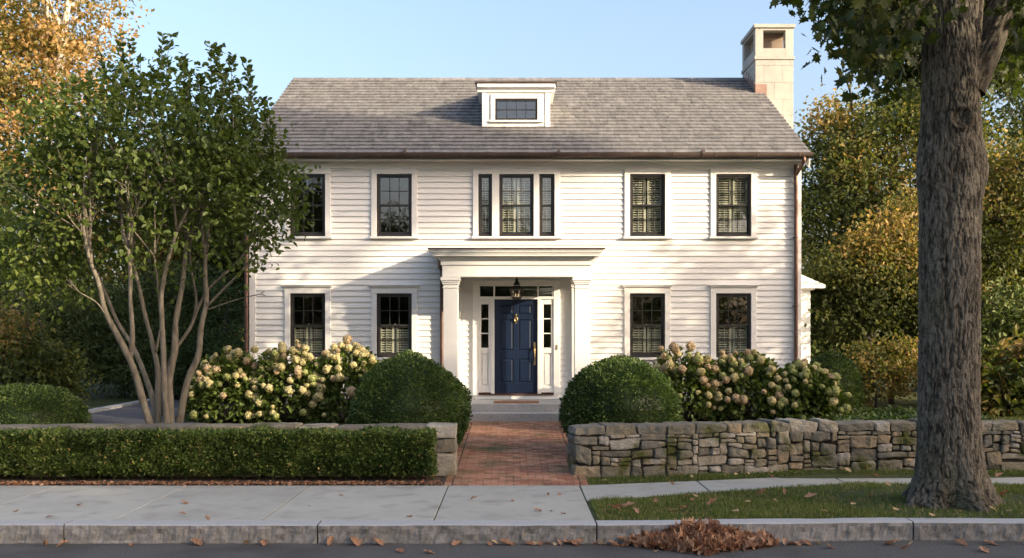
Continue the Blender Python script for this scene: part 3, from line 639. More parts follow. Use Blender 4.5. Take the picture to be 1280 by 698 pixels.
g_ = MB(); g_.box(X[1], X[6], 21.90, 22.05, .701, .735); part('door_sill', g_, M['wood'], bevel=.005)
dr = MB(); dx0, dx1, dz0, dz1 = X[3]+.004, X[4]-.004, .738, 2.797; ya, yb = 21.99, 22.035
sw_ = .125; ms = .11; mid = (dx0+dx1)/2
dr.box(dx0, dx1, 22.012, yb, dz0, dz1)
rails = [(dz0, dz0+.24), (1.50, 1.68), (2.36, 2.47), (dz1-.12, dz1)]
dr.box(dx0, dx0+sw_, ya, 22.011, dz0, dz1); dr.box(dx1-sw_, dx1, ya, 22.011, dz0, dz1)
dr.box(mid-ms/2, mid+ms/2, ya, 22.011, dz0, dz1)
for a, b_ in rails:
    dr.box(dx0+sw_, mid-ms/2, ya+.0005, 22.011, a, b_); dr.box(mid+ms/2, dx1-sw_, ya+.0005, 22.011, a, b_)
for (z0, z1) in ((dz0+.24, 1.50), (1.68, 2.36), (2.47, dz1-.12)):
    for a, b_ in ((dx0+sw_, mid-ms/2), (mid+ms/2, dx1-sw_)):
        e = .012; f = .045
        v = [(a+e,22.0105,z0+e), (b_-e,22.0105,z0+e), (b_-e,22.0105,z1-e), (a+e,22.0105,z1-e), (a+f,21.996,z0+f), (b_-f,21.996,z0+f), (b_-f,21.996,z1-f), (a+f,21.996,z1-f)]
        dr.add(v, [(0,1,5,4), (1,2,6,5), (2,3,7,6), (3,0,4,7), (4,5,6,7)])
DO = part('front_door', dr, M['navy'], bevel=.003, seg=2)
k_ = MB(); kz = 2.36; k_.lathe([(.0, 0), (.018, .01), (.03, .03), (.022, .05), (.012, .06), (0, .07)], (mid, 21.975, kz+.06), 10)
k_.box(mid-.02, mid+.02, 21.978, 21.989, kz-.09, kz+.1); a = np.linspace(0, 2*math.pi, 17); k_.tube([(mid+.032*math.sin(q), 21.965, kz+.0+.05*math.cos(q)) for q in a], .008, 6); k_.lathe([(0, 0), (.012, .01), (0, .03)], (mid, 21.965, kz-.07), 8)
part('door_knocker', k_, M['brass'], DO, smooth=False)
k_ = MB(); hx = dx1-.06; k_.box(hx-.022, hx+.022, 21.975, 21.989, 1.62, 1.86); k_.box(hx-.02, hx+.02, 21.977, 21.989, 1.36, 1.44)
k_.tube(bezier([(hx, 21.975, 1.74), (hx, 21.93, 1.72), (hx, 21.915, 1.62), (hx, 21.925, 1.50), (hx, 21.975, 1.40)], 6), .011, 8)
k_.tube([(hx, 21.99, 1.80), (hx, 21.96, 1.80)], .018, 10); k_.tube([(hx, 21.975, 1.76), (hx, 21.935, 1.765)], .009, 6)
part('handle', k_, M['brass'], DO)
k_ = MB(); k_.box(.965, .995, 21.905, 21.919, 1.70, 1.80); k_.tube([(.98, 21.906, 1.74), (.98, 21.895, 1.74)], .009, 8); part('doorbell', k_, M['brass'])
g_ = MB(); p = [(PC-1.62, 21.45, 3.62), (PC-1.64, 21.6, 3.5), (PC-1.62, 21.88, 3.4), (PC-1.62, 21.88, 3.2), (PC-1.62, 21.88, .4)]; g_.tube(bezier(p, 5), .042, 10)
part('downspout', g_, M['copper'], smooth=True)

ln = empty('lantern', (.10, 21.25, 3.40), 'black iron lantern with glass panes hanging from the portico ceiling above the navy door', 'lantern')
lx, ly, lz = .10, 21.25, 2.80
b_ = MB(); b_.tube([(lx, ly, 3.40), (lx, ly, 3.20)], .008, 6); b_.lathe([(.05, 0), (.05, .02), (.01, .03)], (lx, ly, 3.37), 12); b_.lathe([(.012, 0), (.03, .02), (.03, .05), (.01, .07)], (lx, ly, 3.15), 10)
def frust(mb, z0, z1, r0, r1):
    v = [(lx+a*r0, ly+c*r0, z0) for a, c in ((-1,-1), (1,-1), (1,1), (-1,1))]+[(lx+a*r1, ly+c*r1, z1) for a, c in ((-1,-1), (1,-1), (1,1), (-1,1))]
    mb.add(v, [(0,3,2,1), (4,5,6,7), (0,1,5,4), (1,2,6,5), (2,3,7,6), (3,0,4,7)])
frust(b_, 3.075, 3.16, .075, .03); frust(b_, 2.985, 3.06, .158, .065); frust(b_, 2.968, 2.985, .16, .16); frust(b_, lz, lz+.02, .105, .105); frust(b_, lz-.02, lz, .08, .1)
for a, c in ((-1,-1), (1,-1), (1,1), (-1,1)): b_.tube([(lx+a*.10, ly+c*.10, lz+.01), (lx+a*.145, ly+c*.145, 2.975)], .009, 6)
for a, c in ((0,-1), (1,0), (0,1), (-1,0)): b_.tube([(lx+a*.10, ly+c*.10, lz+.01), (lx+a*.145, ly+c*.145, 2.975)], .004, 5)
for a, c, e, f in ((-1,-1,1,-1), (-1,1,1,1), (-1,-1,-1,1), (1,-1,1,1)): b_.tube([(lx+a*.123, ly+c*.123, 2.89), (lx+e*.123, ly+f*.123, 2.89)], .004, 5)
b_.build('lantern_frame', M['iron'], ln)
g_ = MB(); v = [(lx+a*.098, ly+c*.098, lz+.02) for a, c in ((-1,-1), (1,-1), (1,1), (-1,1))]+[(lx+a*.14, ly+c*.14, 2.968) for a, c in ((-1,-1), (1,-1), (1,1), (-1,1))]
g_.add(v, [(0,1,5,4), (1,2,6,5), (2,3,7,6), (3,0,4,7)]); g_.build('lantern_glass', M['lglass'], ln)
for a in (-.03, .035, .0):
    g_ = MB(); g_.lathe([(.011, 0), (.011, .075), (.004, .078), (.006, .095), (.0, .12)], (lx+a, ly+(.03 if a == 0 else -.01), lz+.02), 8); g_.build('candle', M['candle'], ln)
g_ = MB(); g_.box(-.38, .56, 20.68, 21.2, .609, .632); tag(g_.build('doormat', M['mat'], loc=(.09, 20.9, .61), bevel=.006), 'flat reddish brown doormat lying on the granite landing below the front door', 'doormat')
# ------------------------------------------------------------------ stone walls
def rock(mb, c, ax, ay, L, D, H, rnd):
    """rounded irregular block: c = centre, ax along wall, ay into wall"""
    n = 8; F = []; V = []; idx = {}
    lin = np.linspace(-1, 1, n)
    def vid(p):
        k = tuple(np.round(p, 4))
        if k not in idx: idx[k] = len(V); V.append(p)
        return idx[k]
    for a in range(3):
        for sg in (-1, 1):
            if a == 1 and sg == 1 and False: continue
            for i in range(n-1):
                for j in range(n-1):
                    q = []
                    for di, dj in ((0,0), (1,0), (1,1), (0,1)):
                        p = np.zeros(3); p[a] = sg; p[(a+1) % 3] = lin[i+di]; p[(a+2) % 3] = lin[j+dj]; q.append(vid(p))
                    F.append(q if sg > 0 else q[::-1])
    return np.array(V), np.array(F)
_RV, _RF = rock(None, None, None, None, 1, 1, 1, 0)
def put_rock(mb, c, ax, ay, L, D, H, rnd=None, amp=1):
    V = _RV.copy(); half = np.array((L/2, D/2, H/2)); P = V*half
    rad = min(.034, H*.36, L*.36)*random.uniform(.5, 1.1); inner = np.clip(P, -(half-rad), half-rad); dlt = P-inner; ln_ = np.linalg.norm(dlt, axis=1, keepdims=True)
    P = np.where(ln_ > 1e-6, inner+dlt/np.maximum(ln_, 1e-6)*rad, P)
    off = rng.uniform(0, 100, 3)
    P = P+norm(V)*(.022*amp*1.25*fbm(P*13+off, 3, 2))[:, None]*min(1, H/.12)
    cj = rng.uniform(-1, 1, (2, 2, 2))*.13; sx_ = (P[:, 0]/half[0]+1)/2; sz_ = (P[:, 2]/half[2]+1)/2
    for a_ in (0, 1):
        for b2_ in (0, 1):
            wq = (sx_ if a_ else 1-sx_)*(sz_ if b2_ else 1-sz_); P[:, 0] += wq*cj[a_, b2_, 0]*min(L, H*1.3)*.6*amp; P[:, 2] += wq*cj[a_, b2_, 1]*H*amp
    sh = rng.uniform(-.10, .10, 2); P[:, 2] += P[:, 0]*sh[0]*H/L*.8; P[:, 0] *= 1+sh[1]*P[:, 2]/H
    W = np.asarray(c)+P[:, 0:1]*ax+P[:, 1:2]*ay+P[:, 2:3]*np.array((0, 0, 1)); W[:, 2] += .035*vnoise(W*np.array((2.6, .3, 3.0)), 91)*np.clip((.62-W[:, 2])/.2, 0, 1)*np.clip(W[:, 2]/.1, 0, 1)+.004*vnoise(W*np.array((1.3, .3, 1.0)), 93); mb.add(W, _RF, 0, random.random() if rnd is None else rnd)
def dry_wall(name, pline, htop, thick, zb, label, seed):
    random.seed(seed); pl = np.array(pline, float); seg = np.linalg.norm(np.diff(pl, axis=0), axis=1); cum = np.concatenate([[0], np.cumsum(seg)]); T = cum[-1]
    def at(u):
        p = np.array([np.interp(u, cum, pl[:, 0]), np.interp(u, cum, pl[:, 1])]); i = min(np.searchsorted(cum, u, side='right')-1, len(seg)-1); i = max(i, 0)
        t = (pl[i+1]-pl[i])/seg[i]; return p, np.array((t[0], t[1], 0)), np.array((-t[1], t[0], 0))
    H0 = htop-.14; U = .032; nx_ = int(T/U); nz_ = int(round((H0-zb)/U)); occ = np.zeros((nx_, nz_), bool)
    mb = MB()
    # end blocks, large and squared
    def blk(i0, w_, k0, h_, D, back=0):
        u = (i0+w_/2)*U; p, ax, ay = at(min(max(u, 0), T)); jut = random.uniform(-.02, .025)
        put_rock(mb, np.array((p[0], p[1], zb+(k0+h_/2)*U))+ay*(D/2+jut), ax, ay, w_*U-.014, D, h_*U-.012)
    e = 0
    for (w_, h_) in ((12, 7), (8, 8), (11, nz_-15)):
        if h_ > 0:
            kk_ = e; occ[:w_, kk_:kk_+h_] = True; p, ax, ay = at(w_*U/2); put_rock(mb, np.array((p[0], p[1], zb+(kk_+h_/2)*U))+ay*thick/2, ax, ay, w_*U-.01, thick-.02, h_*U-.012); e += h_
    for k in range(nz_):
        i = 0
        while i < nx_:
            if occ[i, k]: i += 1; continue
            run = 0
            while i+run < nx_ and not occ[i+run, k] and run < 16: run += 1
            big = random.random()*1.25
            w_ = random.randint(7, 14) if big < .45 else random.randint(4, 8)
            h_ = random.choice((4, 5, 6, 3)) if big < .45 else random.choice((2, 3, 2, 4))
            if k == 0 and big < .6: h_ += 1
            if run-w_ < 3: w_ = run if run <= 15 else w_
            w_ = min(w_, run); h_ = min(h_, nz_-k)
            if nz_-k-h_ == 1: h_ = nz_-k if h_ < 5 else h_-1
            while h_ > 1 and occ[i:i+w_, k:k+h_].any(): h_ -= 1
            occ[i:i+w_, k:k+h_] = True; blk(i, w_, k, h_, .24); i += w_
    u = 0                                                  # top course, full depth in view from above
    while u < T:
        L = random.uniform(.22, .52)
        if u+L > T-.15: L = T-u
        if L < .08: break
        p, ax, ay = at(u+L/2); h_ = .14+random.uniform(-.012, .018); dp = thick*random.uniform(.93, 1.04)
        put_rock(mb, np.array((p[0], p[1], H0+h_/2))+ay*(thick/2+random.uniform(-.015, .015)), ax, ay, L-.012, dp, h_); u += L
    u = 0
    while u < T:                                           # back face
        L = random.uniform(.3, .6); p, ax, ay = at(min(u+L/2, T)); z = zb
        while z < H0-.05:
            h_ = random.uniform(.12, .22); h_ = min(h_, H0-z); put_rock(mb, np.array((p[0], p[1], z+h_/2))+ay*(thick-.12), ax, ay, L-.012, .24, h_-.01); z += h_
        u += L
    for i in range(len(seg)):
        t = (pl[i+1]-pl[i])/seg[i]; nn = np.array((-t[1], t[0])); a = pl[i]+nn*.06+(t*.08 if i == 0 else 0); b2 = pl[i+1]+nn*.06; c = pl[i+1]+nn*(thick-.06); e2 = pl[i]+nn*(thick-.06)+(t*.08 if i == 0 else 0)
        mb.prism([a, b2, c, e2], 'z', zb, H0+.06, 1)
    o = mb.build(name, [M['stone'], M['core']], loc=(pl[0][0], pl[0][1], zb))
    return tag(o, label, 'stone wall')
dry_wall('stone_wall', [(.875, 14.05), (2.5, 14.32), (4.5, 14.72), (6.5, 14.72), (14, 14.6)], .735, .5, -.03, 'low dry-laid fieldstone wall with mossy stones, to the right of the brick path', 5)
# the left wall runs from the path to the left, so its line is laid out mirrored
def left_wall():
    random.seed(9); mb = MB(); x1 = -.79; th = .5; y0 = 14.1
    for (w_, z0, z1) in ((.36, .0, .36), (.34, .36, .55), (.42, .55, .735)):
        put_rock(mb, (x1-w_/2, y0+th/2, (z0+z1)/2), np.array((1,0,0)), np.array((0,1,0)), w_-.01, th, z1-z0-.01, amp=.7)
    x = x1-.42
    while x > -14:
        L = random.uniform(.4, .8); put_rock(mb, (x-L/2, y0+th/2, .655), np.array((1,0,0)), np.array((0,1,0)), L-.012, th*random.uniform(.97, 1.05), .16+random.uniform(-.01, .012), amp=.6); x -= L
    for yc in (y0+.12, y0+th-.12):
        z = 0
        for h_ in (.2, .2, .16):
            x = x1-.36
            while x > -14:
                L = random.uniform(.25, .6); put_rock(mb, (x-L/2, yc, z+h_/2), np.array((1,0,0)), np.array((0,1,0)), L-.012, .24, h_-.012); x -= L
            z += h_
    mb.box(-13.9, x1-.08, y0+.06, y0+th-.06, -.05, .62, 1)
    tag(mb.build('stone_wall', [M['stone'], M['core']], loc=(-7, y0+.25, 0)), 'low stone wall with flat capping behind the clipped hedge, to the left of the brick path', 'stone wall')
left_wall()

# ------------------------------------------------------------------ clipped hedge and boxwoods
def surf_leaves(P, N, dens_n, size, mat_name, name, label, cat, loc, core, group=None, tpl=T_DIA, axw=1.0, hot=.02):
    mb = MB(); n = len(P)
    rb = np.clip(.45+.55*fbm(P*4, 3, 4)+.22*rng.normal(size=n), 0, .93); h = rng.uniform(size=n) < hot; rb[h] = 1
    leaf_block(mb, P, size, tpl, axis=N, rnd=rb, axw=axw, up=.2)
    core(mb); o = mb.build(name, [LM[mat_name], LM[mat_name]], loc=loc); return tag(o, label, cat, group)
def hedge():
    x0, x1, y0, y1, z0, z1 = -13, -1.10, 13.68, 14.04, .10, .67
    P = []; N = []
    for (k, cnt) in (('front', 52000), ('top', 22000), ('end', 3500)):
        u = rng.uniform(size=cnt); v = rng.uniform(size=cnt)
        if k == 'front': p = np.stack([x0+u*(x1-x0), np.full(cnt, y0), z0+v*(z1-z0)], 1); nn = (0, -1, .25)
        elif k == 'top': p = np.stack([x0+u*(x1-x0), y0+v*(y1-y0), np.full(cnt, z1)], 1); nn = (0, -.1, 1)
        else: p = np.stack([np.full(cnt, x1), y0+u*(y1-y0), z0+v*(z1-z0)], 1); nn = (1, 0, .3)
        P.append(p); N.append(np.tile(nn, (cnt, 1)))
    P = np.concatenate(P); N = norm(np.concatenate(N).astype(float))
    # round the shoulders, lumpy surface, tufts
    cz = np.clip((P[:, 2]-(z1-.10))/.10, 0, 1); P[:, 1] += np.where(N[:, 1] < -.5, cz**2*.05, 0)
    lump = .055*fbm(P*np.array((3.5, 3.5, 4.5)), 3, 21)-.075*np.clip(.35-np.abs(vnoise(P*np.array((8, 8, 11)), 8)), 0, 1)**1.2*1.6+.02*vnoise(P*22, 9); P += N*(lump+rng.uniform(-.06, .012, len(P)))[:, None]
    bot = np.clip((.24-P[:, 2])/.14, 0, 1); P[:, 1] += np.where(N[:, 1] < -.5, bot*.07, 0)
    def core(mb):
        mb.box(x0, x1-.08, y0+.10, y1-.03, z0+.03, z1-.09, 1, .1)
        for q in range(60): xx = x0+.1+q*.2; mb.tube([(xx, 13.85, 0), (xx+random.uniform(-.05, .05), 13.87, .3)], .012, 5, 1, .05)
    surf_leaves(P, N, 1, .05, 'hedge', 'clipped_hedge', 'long low clipped green hedge in front of the left stone wall, beside the sidewalk', 'hedge', (-6, 13.88, 0), core, tpl=T_DIA, axw=.8)
hedge()
def boxwood(c, r, label, n=36000, zb=None, mat='box', size=.042, loc=None, lump_amp=.085):
    c = np.array(c); r = np.array(r); d = norm(rng.normal(size=(n, 3))); d = d[d[:, 2] > -.72]
    sq = np.sign(d)*np.abs(d)**.88; sq = norm(sq)
    l = 1+lump_amp*fbm(d*3.2+c, 3, 31)+.03*vnoise(d*2.1+c*3, 12)-.05*np.clip(vnoise(d*4.5+c*2, 14)-.35, 0, 1)-.075*np.clip(.33-np.abs(vnoise(d*9+c, 3)), 0, 1)*1.6+.015*vnoise(d*24, 4)
    P = c+sq*r*(l*(rng.uniform(.92, 1.012, len(d))+(rng.uniform(size=len(d)) < .012)*rng.uniform(0, .05, len(d))))[:, None]
    def core(mb):
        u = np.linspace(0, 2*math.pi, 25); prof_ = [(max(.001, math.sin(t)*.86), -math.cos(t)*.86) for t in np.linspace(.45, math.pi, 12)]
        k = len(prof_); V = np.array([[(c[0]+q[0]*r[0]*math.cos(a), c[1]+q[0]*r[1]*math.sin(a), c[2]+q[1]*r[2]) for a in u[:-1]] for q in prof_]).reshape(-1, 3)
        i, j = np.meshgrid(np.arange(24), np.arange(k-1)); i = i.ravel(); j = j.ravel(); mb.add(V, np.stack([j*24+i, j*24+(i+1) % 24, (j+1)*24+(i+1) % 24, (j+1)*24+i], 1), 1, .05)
    return surf_leaves(P, norm(d), 1, size, mat, 'boxwood_ball', label, 'boxwood', (c[0], c[1], float(gz(c[0], c[1]))), core)
boxwood((-1.62, 16.1, .78), (.96, .93, .86), 'large clipped boxwood ball left of the brick path, rising above the left stone wall')
boxwood((1.74, 16.1, .78), (.95, .93, .86), 'large clipped boxwood ball right of the brick path, rising above the mossy stone wall')
boxwood((-1.98, 18.9, .93), (.72, .72, .74), 'smaller clipped boxwood behind the large left boxwood, near the portico steps', 16000)
boxwood((2.05, 18.9, .90), (.72, .72, .74), 'smaller clipped boxwood behind the large right boxwood, near the portico steps', 16000)
boxwood((-8.35, 17.2, .55), (1.05, .9, .62), 'low rounded clipped shrub at the left edge of the photo, beside the driveway', 22000, size=.045)
boxwood((6.75, 21.2, .75), (.62, .62, .88), 'dark rounded evergreen shrub at the right corner of the house behind the hydrangeas', 15000, size=.05)
# ------------------------------------------------------------------ hydrangeas
def head_mesh(seed, mat):
    mb = MB(); n = 260; d = norm(rng.normal(size=(n, 3))); P = d*np.array((.095, .095, .085))*rng.uniform(.8, 1.02, n)[:, None]
    P *= (1+.10*vnoise(d*2.5+seed, 3))[:, None]
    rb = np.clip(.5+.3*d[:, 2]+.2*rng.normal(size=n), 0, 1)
    T = (np.array([(-.4,-.4,0), (.4,-.4,0), (.4,.4,0), (-.4,.4,0)])*1.0, np.array([(0,1,2,3)]))
    # florets lie flat on the ball
    a = norm(np.cross(d, rng.normal(size=(n, 3)))); x = np.cross(a, d); s_ = .034
    nn = norm(d+.35*rng.normal(size=(n, 3)))
    V = P[:, None, :]+s_*(T[0][None, :, 0:1]*x[:, None]+T[0][None, :, 1:2]*a[:, None])+s_*.25*rng.normal(size=(n, 4, 1))*nn[:, None]
    mb.add(V.reshape(-1, 3), (np.arange(4)[None]+4*np.arange(n)[:, None]), 0, np.repeat(rb, 4))
    u = norm(rng.normal(size=(1, 3))); prof_ = [(.068*math.sin(t)+.001, -.062*math.cos(t)) for t in np.linspace(.1, 3.04, 7)]; mb.lathe(prof_, (0, 0, 0), 8, 0, .2)
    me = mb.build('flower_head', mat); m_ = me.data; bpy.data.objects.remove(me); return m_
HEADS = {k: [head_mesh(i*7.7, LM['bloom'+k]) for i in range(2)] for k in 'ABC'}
def hydrangea(x0, x1, yc, zt, label, nh, mix, seed, extra=()):
    random.seed(seed); cx = (x0+x1)/2; rx = (x1-x0)/2; zb = float(gz(cx, yc)); e = empty('hydrangea_bush', (cx, yc, zb), label, 'hydrangea', 'panicle hydrangeas in front of the house')
    n = int(7600*rx); d = norm(rng.normal(size=(n, 3))); d[:, 2] = np.abs(d[:, 2])*1.0; hh = zt-zb
    rr_ = rng.uniform(.45, 1, n)**.5*(1+.16*fbm(d*2.5+seed, 3, 6))
    db = norm(np.sign(d)*np.abs(d)**.62); P = np.array((cx, yc, zb+.05))+db*np.array((rx*1.38, .78, hh*1.12))*rr_[:, None]
    mb = MB(); leaf_block(mb, P, .115, T_OVAL, axis=norm(d+np.array((0, -.2, -.5))), rnd=np.clip(.45+.3*fbm(P*3, 2, 8)+.2*rng.normal(size=n), 0, 1), up=.6, axw=.8); mb.build('foliage', LM['hyd'], e)
    st_ = MB(); heads = []
    tries = 0
    nh = int(nh*1.95)
    while len(heads) < nh and tries < 4000:
        tries += 1; t = random.uniform(-1, 1); v_ = random.uniform(.03, 1)**1.2 
        a = math.asin(max(-1, min(1, t))); q = random.uniform(-1.35, 1.35)
        el = v_*math.pi/2; dd = np.array((math.cos(el)*math.sin(q), -math.cos(el)*math.cos(q), math.sin(el)))
        dd = norm(np.sign(dd)*np.abs(dd)**.62); p = np.array((cx, yc, zb+.05))+dd*np.array((rx*1.38, .84, hh*1.16))*random.uniform(.93, 1.06)
        if all(np.linalg.norm(p-h_) > .115 for h_ in heads): heads.append(p)
    for ep in extra: heads.append(np.array(ep))
    for p in heads:
        b0 = np.array((cx+random.uniform(-.3, .3)*rx, yc+.1, zb)); st_.tube(bezier([b0, b0*.4+p*.6+np.array((0, 0, .12)), p], 4), .006, 4)
        k = random.choices('ABC', mix)[0]; o = bpy.data.objects.new('flower_head', random.choice(HEADS[k])); C.objects.link(o); o.parent = e; o.matrix_parent_inverse = e.matrix_basis.inverted()
        o.location = p; s_ = random.uniform(.48, 1.02); o.scale = (s_, s_*random.uniform(.9, 1.1), s_*random.uniform(.9, 1.25)); o.rotation_euler = (random.uniform(-.6, .6), random.uniform(-.6, .6), random.uniform(0, 6))
    st_.build('stem', M['greystem'], e)
def hp(px, py, d=19.9): return tuple(PX(px, py, d))
hydrangea(-6.35, -4.95, 20.3, 1.45, 'leftmost hydrangea bush with cream and pink blooms at the house corner by the downspout', 26, (6, 2, 2), 1, [hp(297,441), hp(318,437), hp(308,452), hp(262,460)])
hydrangea(-5.10, -3.75, 20.2, 1.55, 'middle hydrangea bush with cream blooms below the lower left window, left of the portico', 34, (7, 2, 2), 2, [hp(368,450), hp(386,446), hp(410,442)])
hydrangea(-3.95, -2.65, 20.2, 1.58, 'hydrangea bush with pink-cream blooms next to the left boxwood balls', 30, (6, 3, 1), 3, [hp(454,444), hp(466,451)])
hydrangea(2.75, 4.15, 20.4, 1.50, 'hydrangea bush with pinkish blooms next to the right boxwood balls', 24, (3, 4, 3), 4, [hp(826,436,19.4), hp(842,434,19.4), hp(903,441,20), hp(872,450,20), hp(835,447,19.5)])
hydrangea(3.95, 5.45, 20.4, 1.42, 'middle hydrangea bush with pink and green blooms below the lower right window', 28, (3, 2, 5), 5, [hp(915,449)])
hydrangea(5.25, 6.55, 20.3, 1.25, 'rightmost hydrangea bush with mostly green blooms at the right house corner', 22, (2, 1, 6), 6, [hp(965,462), hp(1005,470), hp(1046,478)])

# ------------------------------------------------------------------ near street tree
st_e = empty('street_tree', (5.27, 12.06, 0), 'huge old street tree with thick furrowed trunk on the grass strip beside the kerb', 'tree')
def big_trunk():
    na, nh = 380, 760; tx_, ty_ = 5.27, 12.06
    zs = np.linspace(-.06, 6.35, nh); th = np.linspace(0, 2*np.pi, na, endpoint=False)
    rad = np.interp(zs, [-.06, .05, .15, .35, .7, 1.2, 2.2, 3.0, 3.55, 3.85, 4.15, 4.4, 4.8, 5.3, 5.7, 6.35], [.58, .53, .485, .425, .385, .36, .35, .352, .355, .375, .385, .36, .34, .34, .36, .40])
    cxs = tx_+np.interp(zs, [0, 1, 3, 4, 5, 6.35], [.0, -.02, -.01, .0, .0, .02])
    T, Zz = np.meshgrid(th, zs); Rr = .965*rad[:, None]*np.ones_like(T)
    flare = np.exp(-np.maximum(Zz, 0)/.28); Rr = Rr*(1+.19*flare*np.cos(5*T+1.0+.6*np.sin(T))+.09*flare*np.cos(9*T+.8*np.sin(2*T)))
    Rr = Rr*(1+.025*np.sin(2*T+Zz*.8))
    # burls
    def bump(z0, a0, sz, sa, h): 
        da = (T-a0+np.pi) % (2*np.pi)-np.pi; return h*np.exp(-((Zz-z0)/sz)**2-(da/sa)**2)
    Rr = Rr+bump(3.92, np.pi+.25, .22, .45, .05)+bump(3.98, -.15, .26, .45, .06)
    # healed branch collar facing the street
    da = (T+1.65+np.pi) % (2*np.pi)-np.pi; rr2 = np.sqrt(((Zz-4.55)/.13)**2+(da/.34)**2); Rr = Rr+.045*np.exp(-((rr2-1)/.26)**2)-.03*np.exp(-(rr2/.5)**2)
    # furrowed bark: wandering vertical ridges that split and join
    nx_ = np.cos(T)*rad[:, None]; ny_ = np.sin(T)*rad[:, None]
    q = np.stack([nx_.ravel(), ny_.ravel(), Zz.ravel()], 1)
    warp = fbm(q*np.array((3.2, 3.2, 2.2)), 3, 41)*.04; warp2 = fbm(q*np.array((3.2, 3.2, 2.2))+50, 3, 47)*.04
    q2 = q+np.stack([warp, warp2, warp*0], 1)
    f1 = fbm(q2*np.array((34, 34, 6.5)), 3, 51); f2 = fbm(q2*np.array((60, 60, 17))+9, 3, 53); f3 = 1-np.abs(fbm(q2*np.array((17, 17, 4.0))+3, 2, 55))*8
    sm = lambda v, lo, hi: np.clip((v-lo)/(hi-lo), 0, 1)
    fur = .42*sm(-f1, .02, .28)+.34*sm(-f2, .0, .22)+.5*np.clip(f3, 0, 1)
    plate = vnoise(q*np.array((8, 8, 9)), 57)*.004+fbm(q*np.array((48, 48, 26)), 2, 59)*.008
    fl = flare.ravel()
    Rr = Rr.ravel()-fur*(.024+.02*fl)+plate*(1+fl)
    V = np.stack([np.repeat(cxs, na)+np.cos(T.ravel())*Rr, ty_+np.sin(T.ravel())*Rr, Zz.ravel()], 1)
    i, j = np.meshgrid(np.arange(na), np.arange(nh-1)); i = i.ravel(); j = j.ravel()
    mb = MB(); mb.add(V, np.stack([j*na+i, j*na+(i+1) % na, (j+1)*na+(i+1) % na, (j+1)*na+i], 1), 0, np.clip(.82-fur*1.15+.25*fbm(q*np.array((5, 5, 2)), 3, 63)+.10*rng.normal(size=len(V)), 0, 1))
    return mb
def barked_limb(mb, pts, r0, r1, na=90, per=26):
    P = bezier(pts, per); k = len(P); t = norm(np.gradient(P, axis=0)); rad = np.linspace(r0, r1, k); u = np.array((0.1, -1, 0.05)); V = []; Q = []
    th = np.linspace(0, 2*np.pi, na, endpoint=False)
    L = np.concatenate([[0], np.cumsum(np.linalg.norm(np.diff(P, axis=0), axis=1))])
    for i in range(k):
        u = u-t[i]*np.dot(u, t[i]); u /= np.linalg.norm(u); w_ = np.cross(t[i], u)
        q = np.stack([np.cos(th)*rad[i], np.sin(th)*rad[i], np.full(na, L[i]+pts[0][2])], 1)
        a1 = 1-np.abs(vnoise((q+.05*np.sin(q[:, ::-1]*4))*np.array((16, 16, 2.2)), 51))*2.6; f = np.clip(a1, 0, 1)**2
        rr_ = rad[i]-f*.024; V.append(P[i]+rr_[:, None]*(np.cos(th)[:, None]*u+np.sin(th)[:, None]*w_)); Q.append(np.clip(.45-f*.5+.2*rng.normal(size=na), 0, 1))
    i, j = np.meshgrid(np.arange(na), np.arange(k-1)); i = i.ravel(); j = j.ravel()
    mb.add(np.concatenate(V), np.stack([j*na+i, j*na+(i+1) % na, (j+1)*na+(i+1) % na, (j+1)*na+i], 1), 0, np.concatenate(Q))
    return P
tb = big_trunk()
barked_limb(tb, [(5.30, 12.06, 5.2), (5.25, 12.08, 6.3), (5.05, 12.3, 7.6), (4.8, 12.6, 9.5)], .30, .17)
barked_limb(tb, [(5.45, 12.03, 4.95), (5.72, 12.0, 5.6), (6.0, 11.9, 6.4), (6.6, 11.8, 8.2)], .22, .14)
tips = []
for p, d_, L in (((4.9, 12.4, 8.5), (-.8, .2, .5), 2.2), ((4.9, 12.5, 9.2), (-.2, .7, .7), 2.2), ((6.4, 11.8, 7.8), (.8, .2, .5), 2.4), ((6.2, 11.8, 7.2), (.3, .9, .4), 2.2), ((5.0, 12.4, 8.0), (-.3, -.8, .6), 2.0), ((6.6, 11.8, 8.2), (.2, -.5, .8), 2.2), ((4.8, 12.6, 9.5), (0, 0, 1), 2)):
    grow(tb, p, d_, L, .10, 2, tips, .6, .1, 8)
tb.build('trunk', M['bigbark'], st_e, smooth=True)
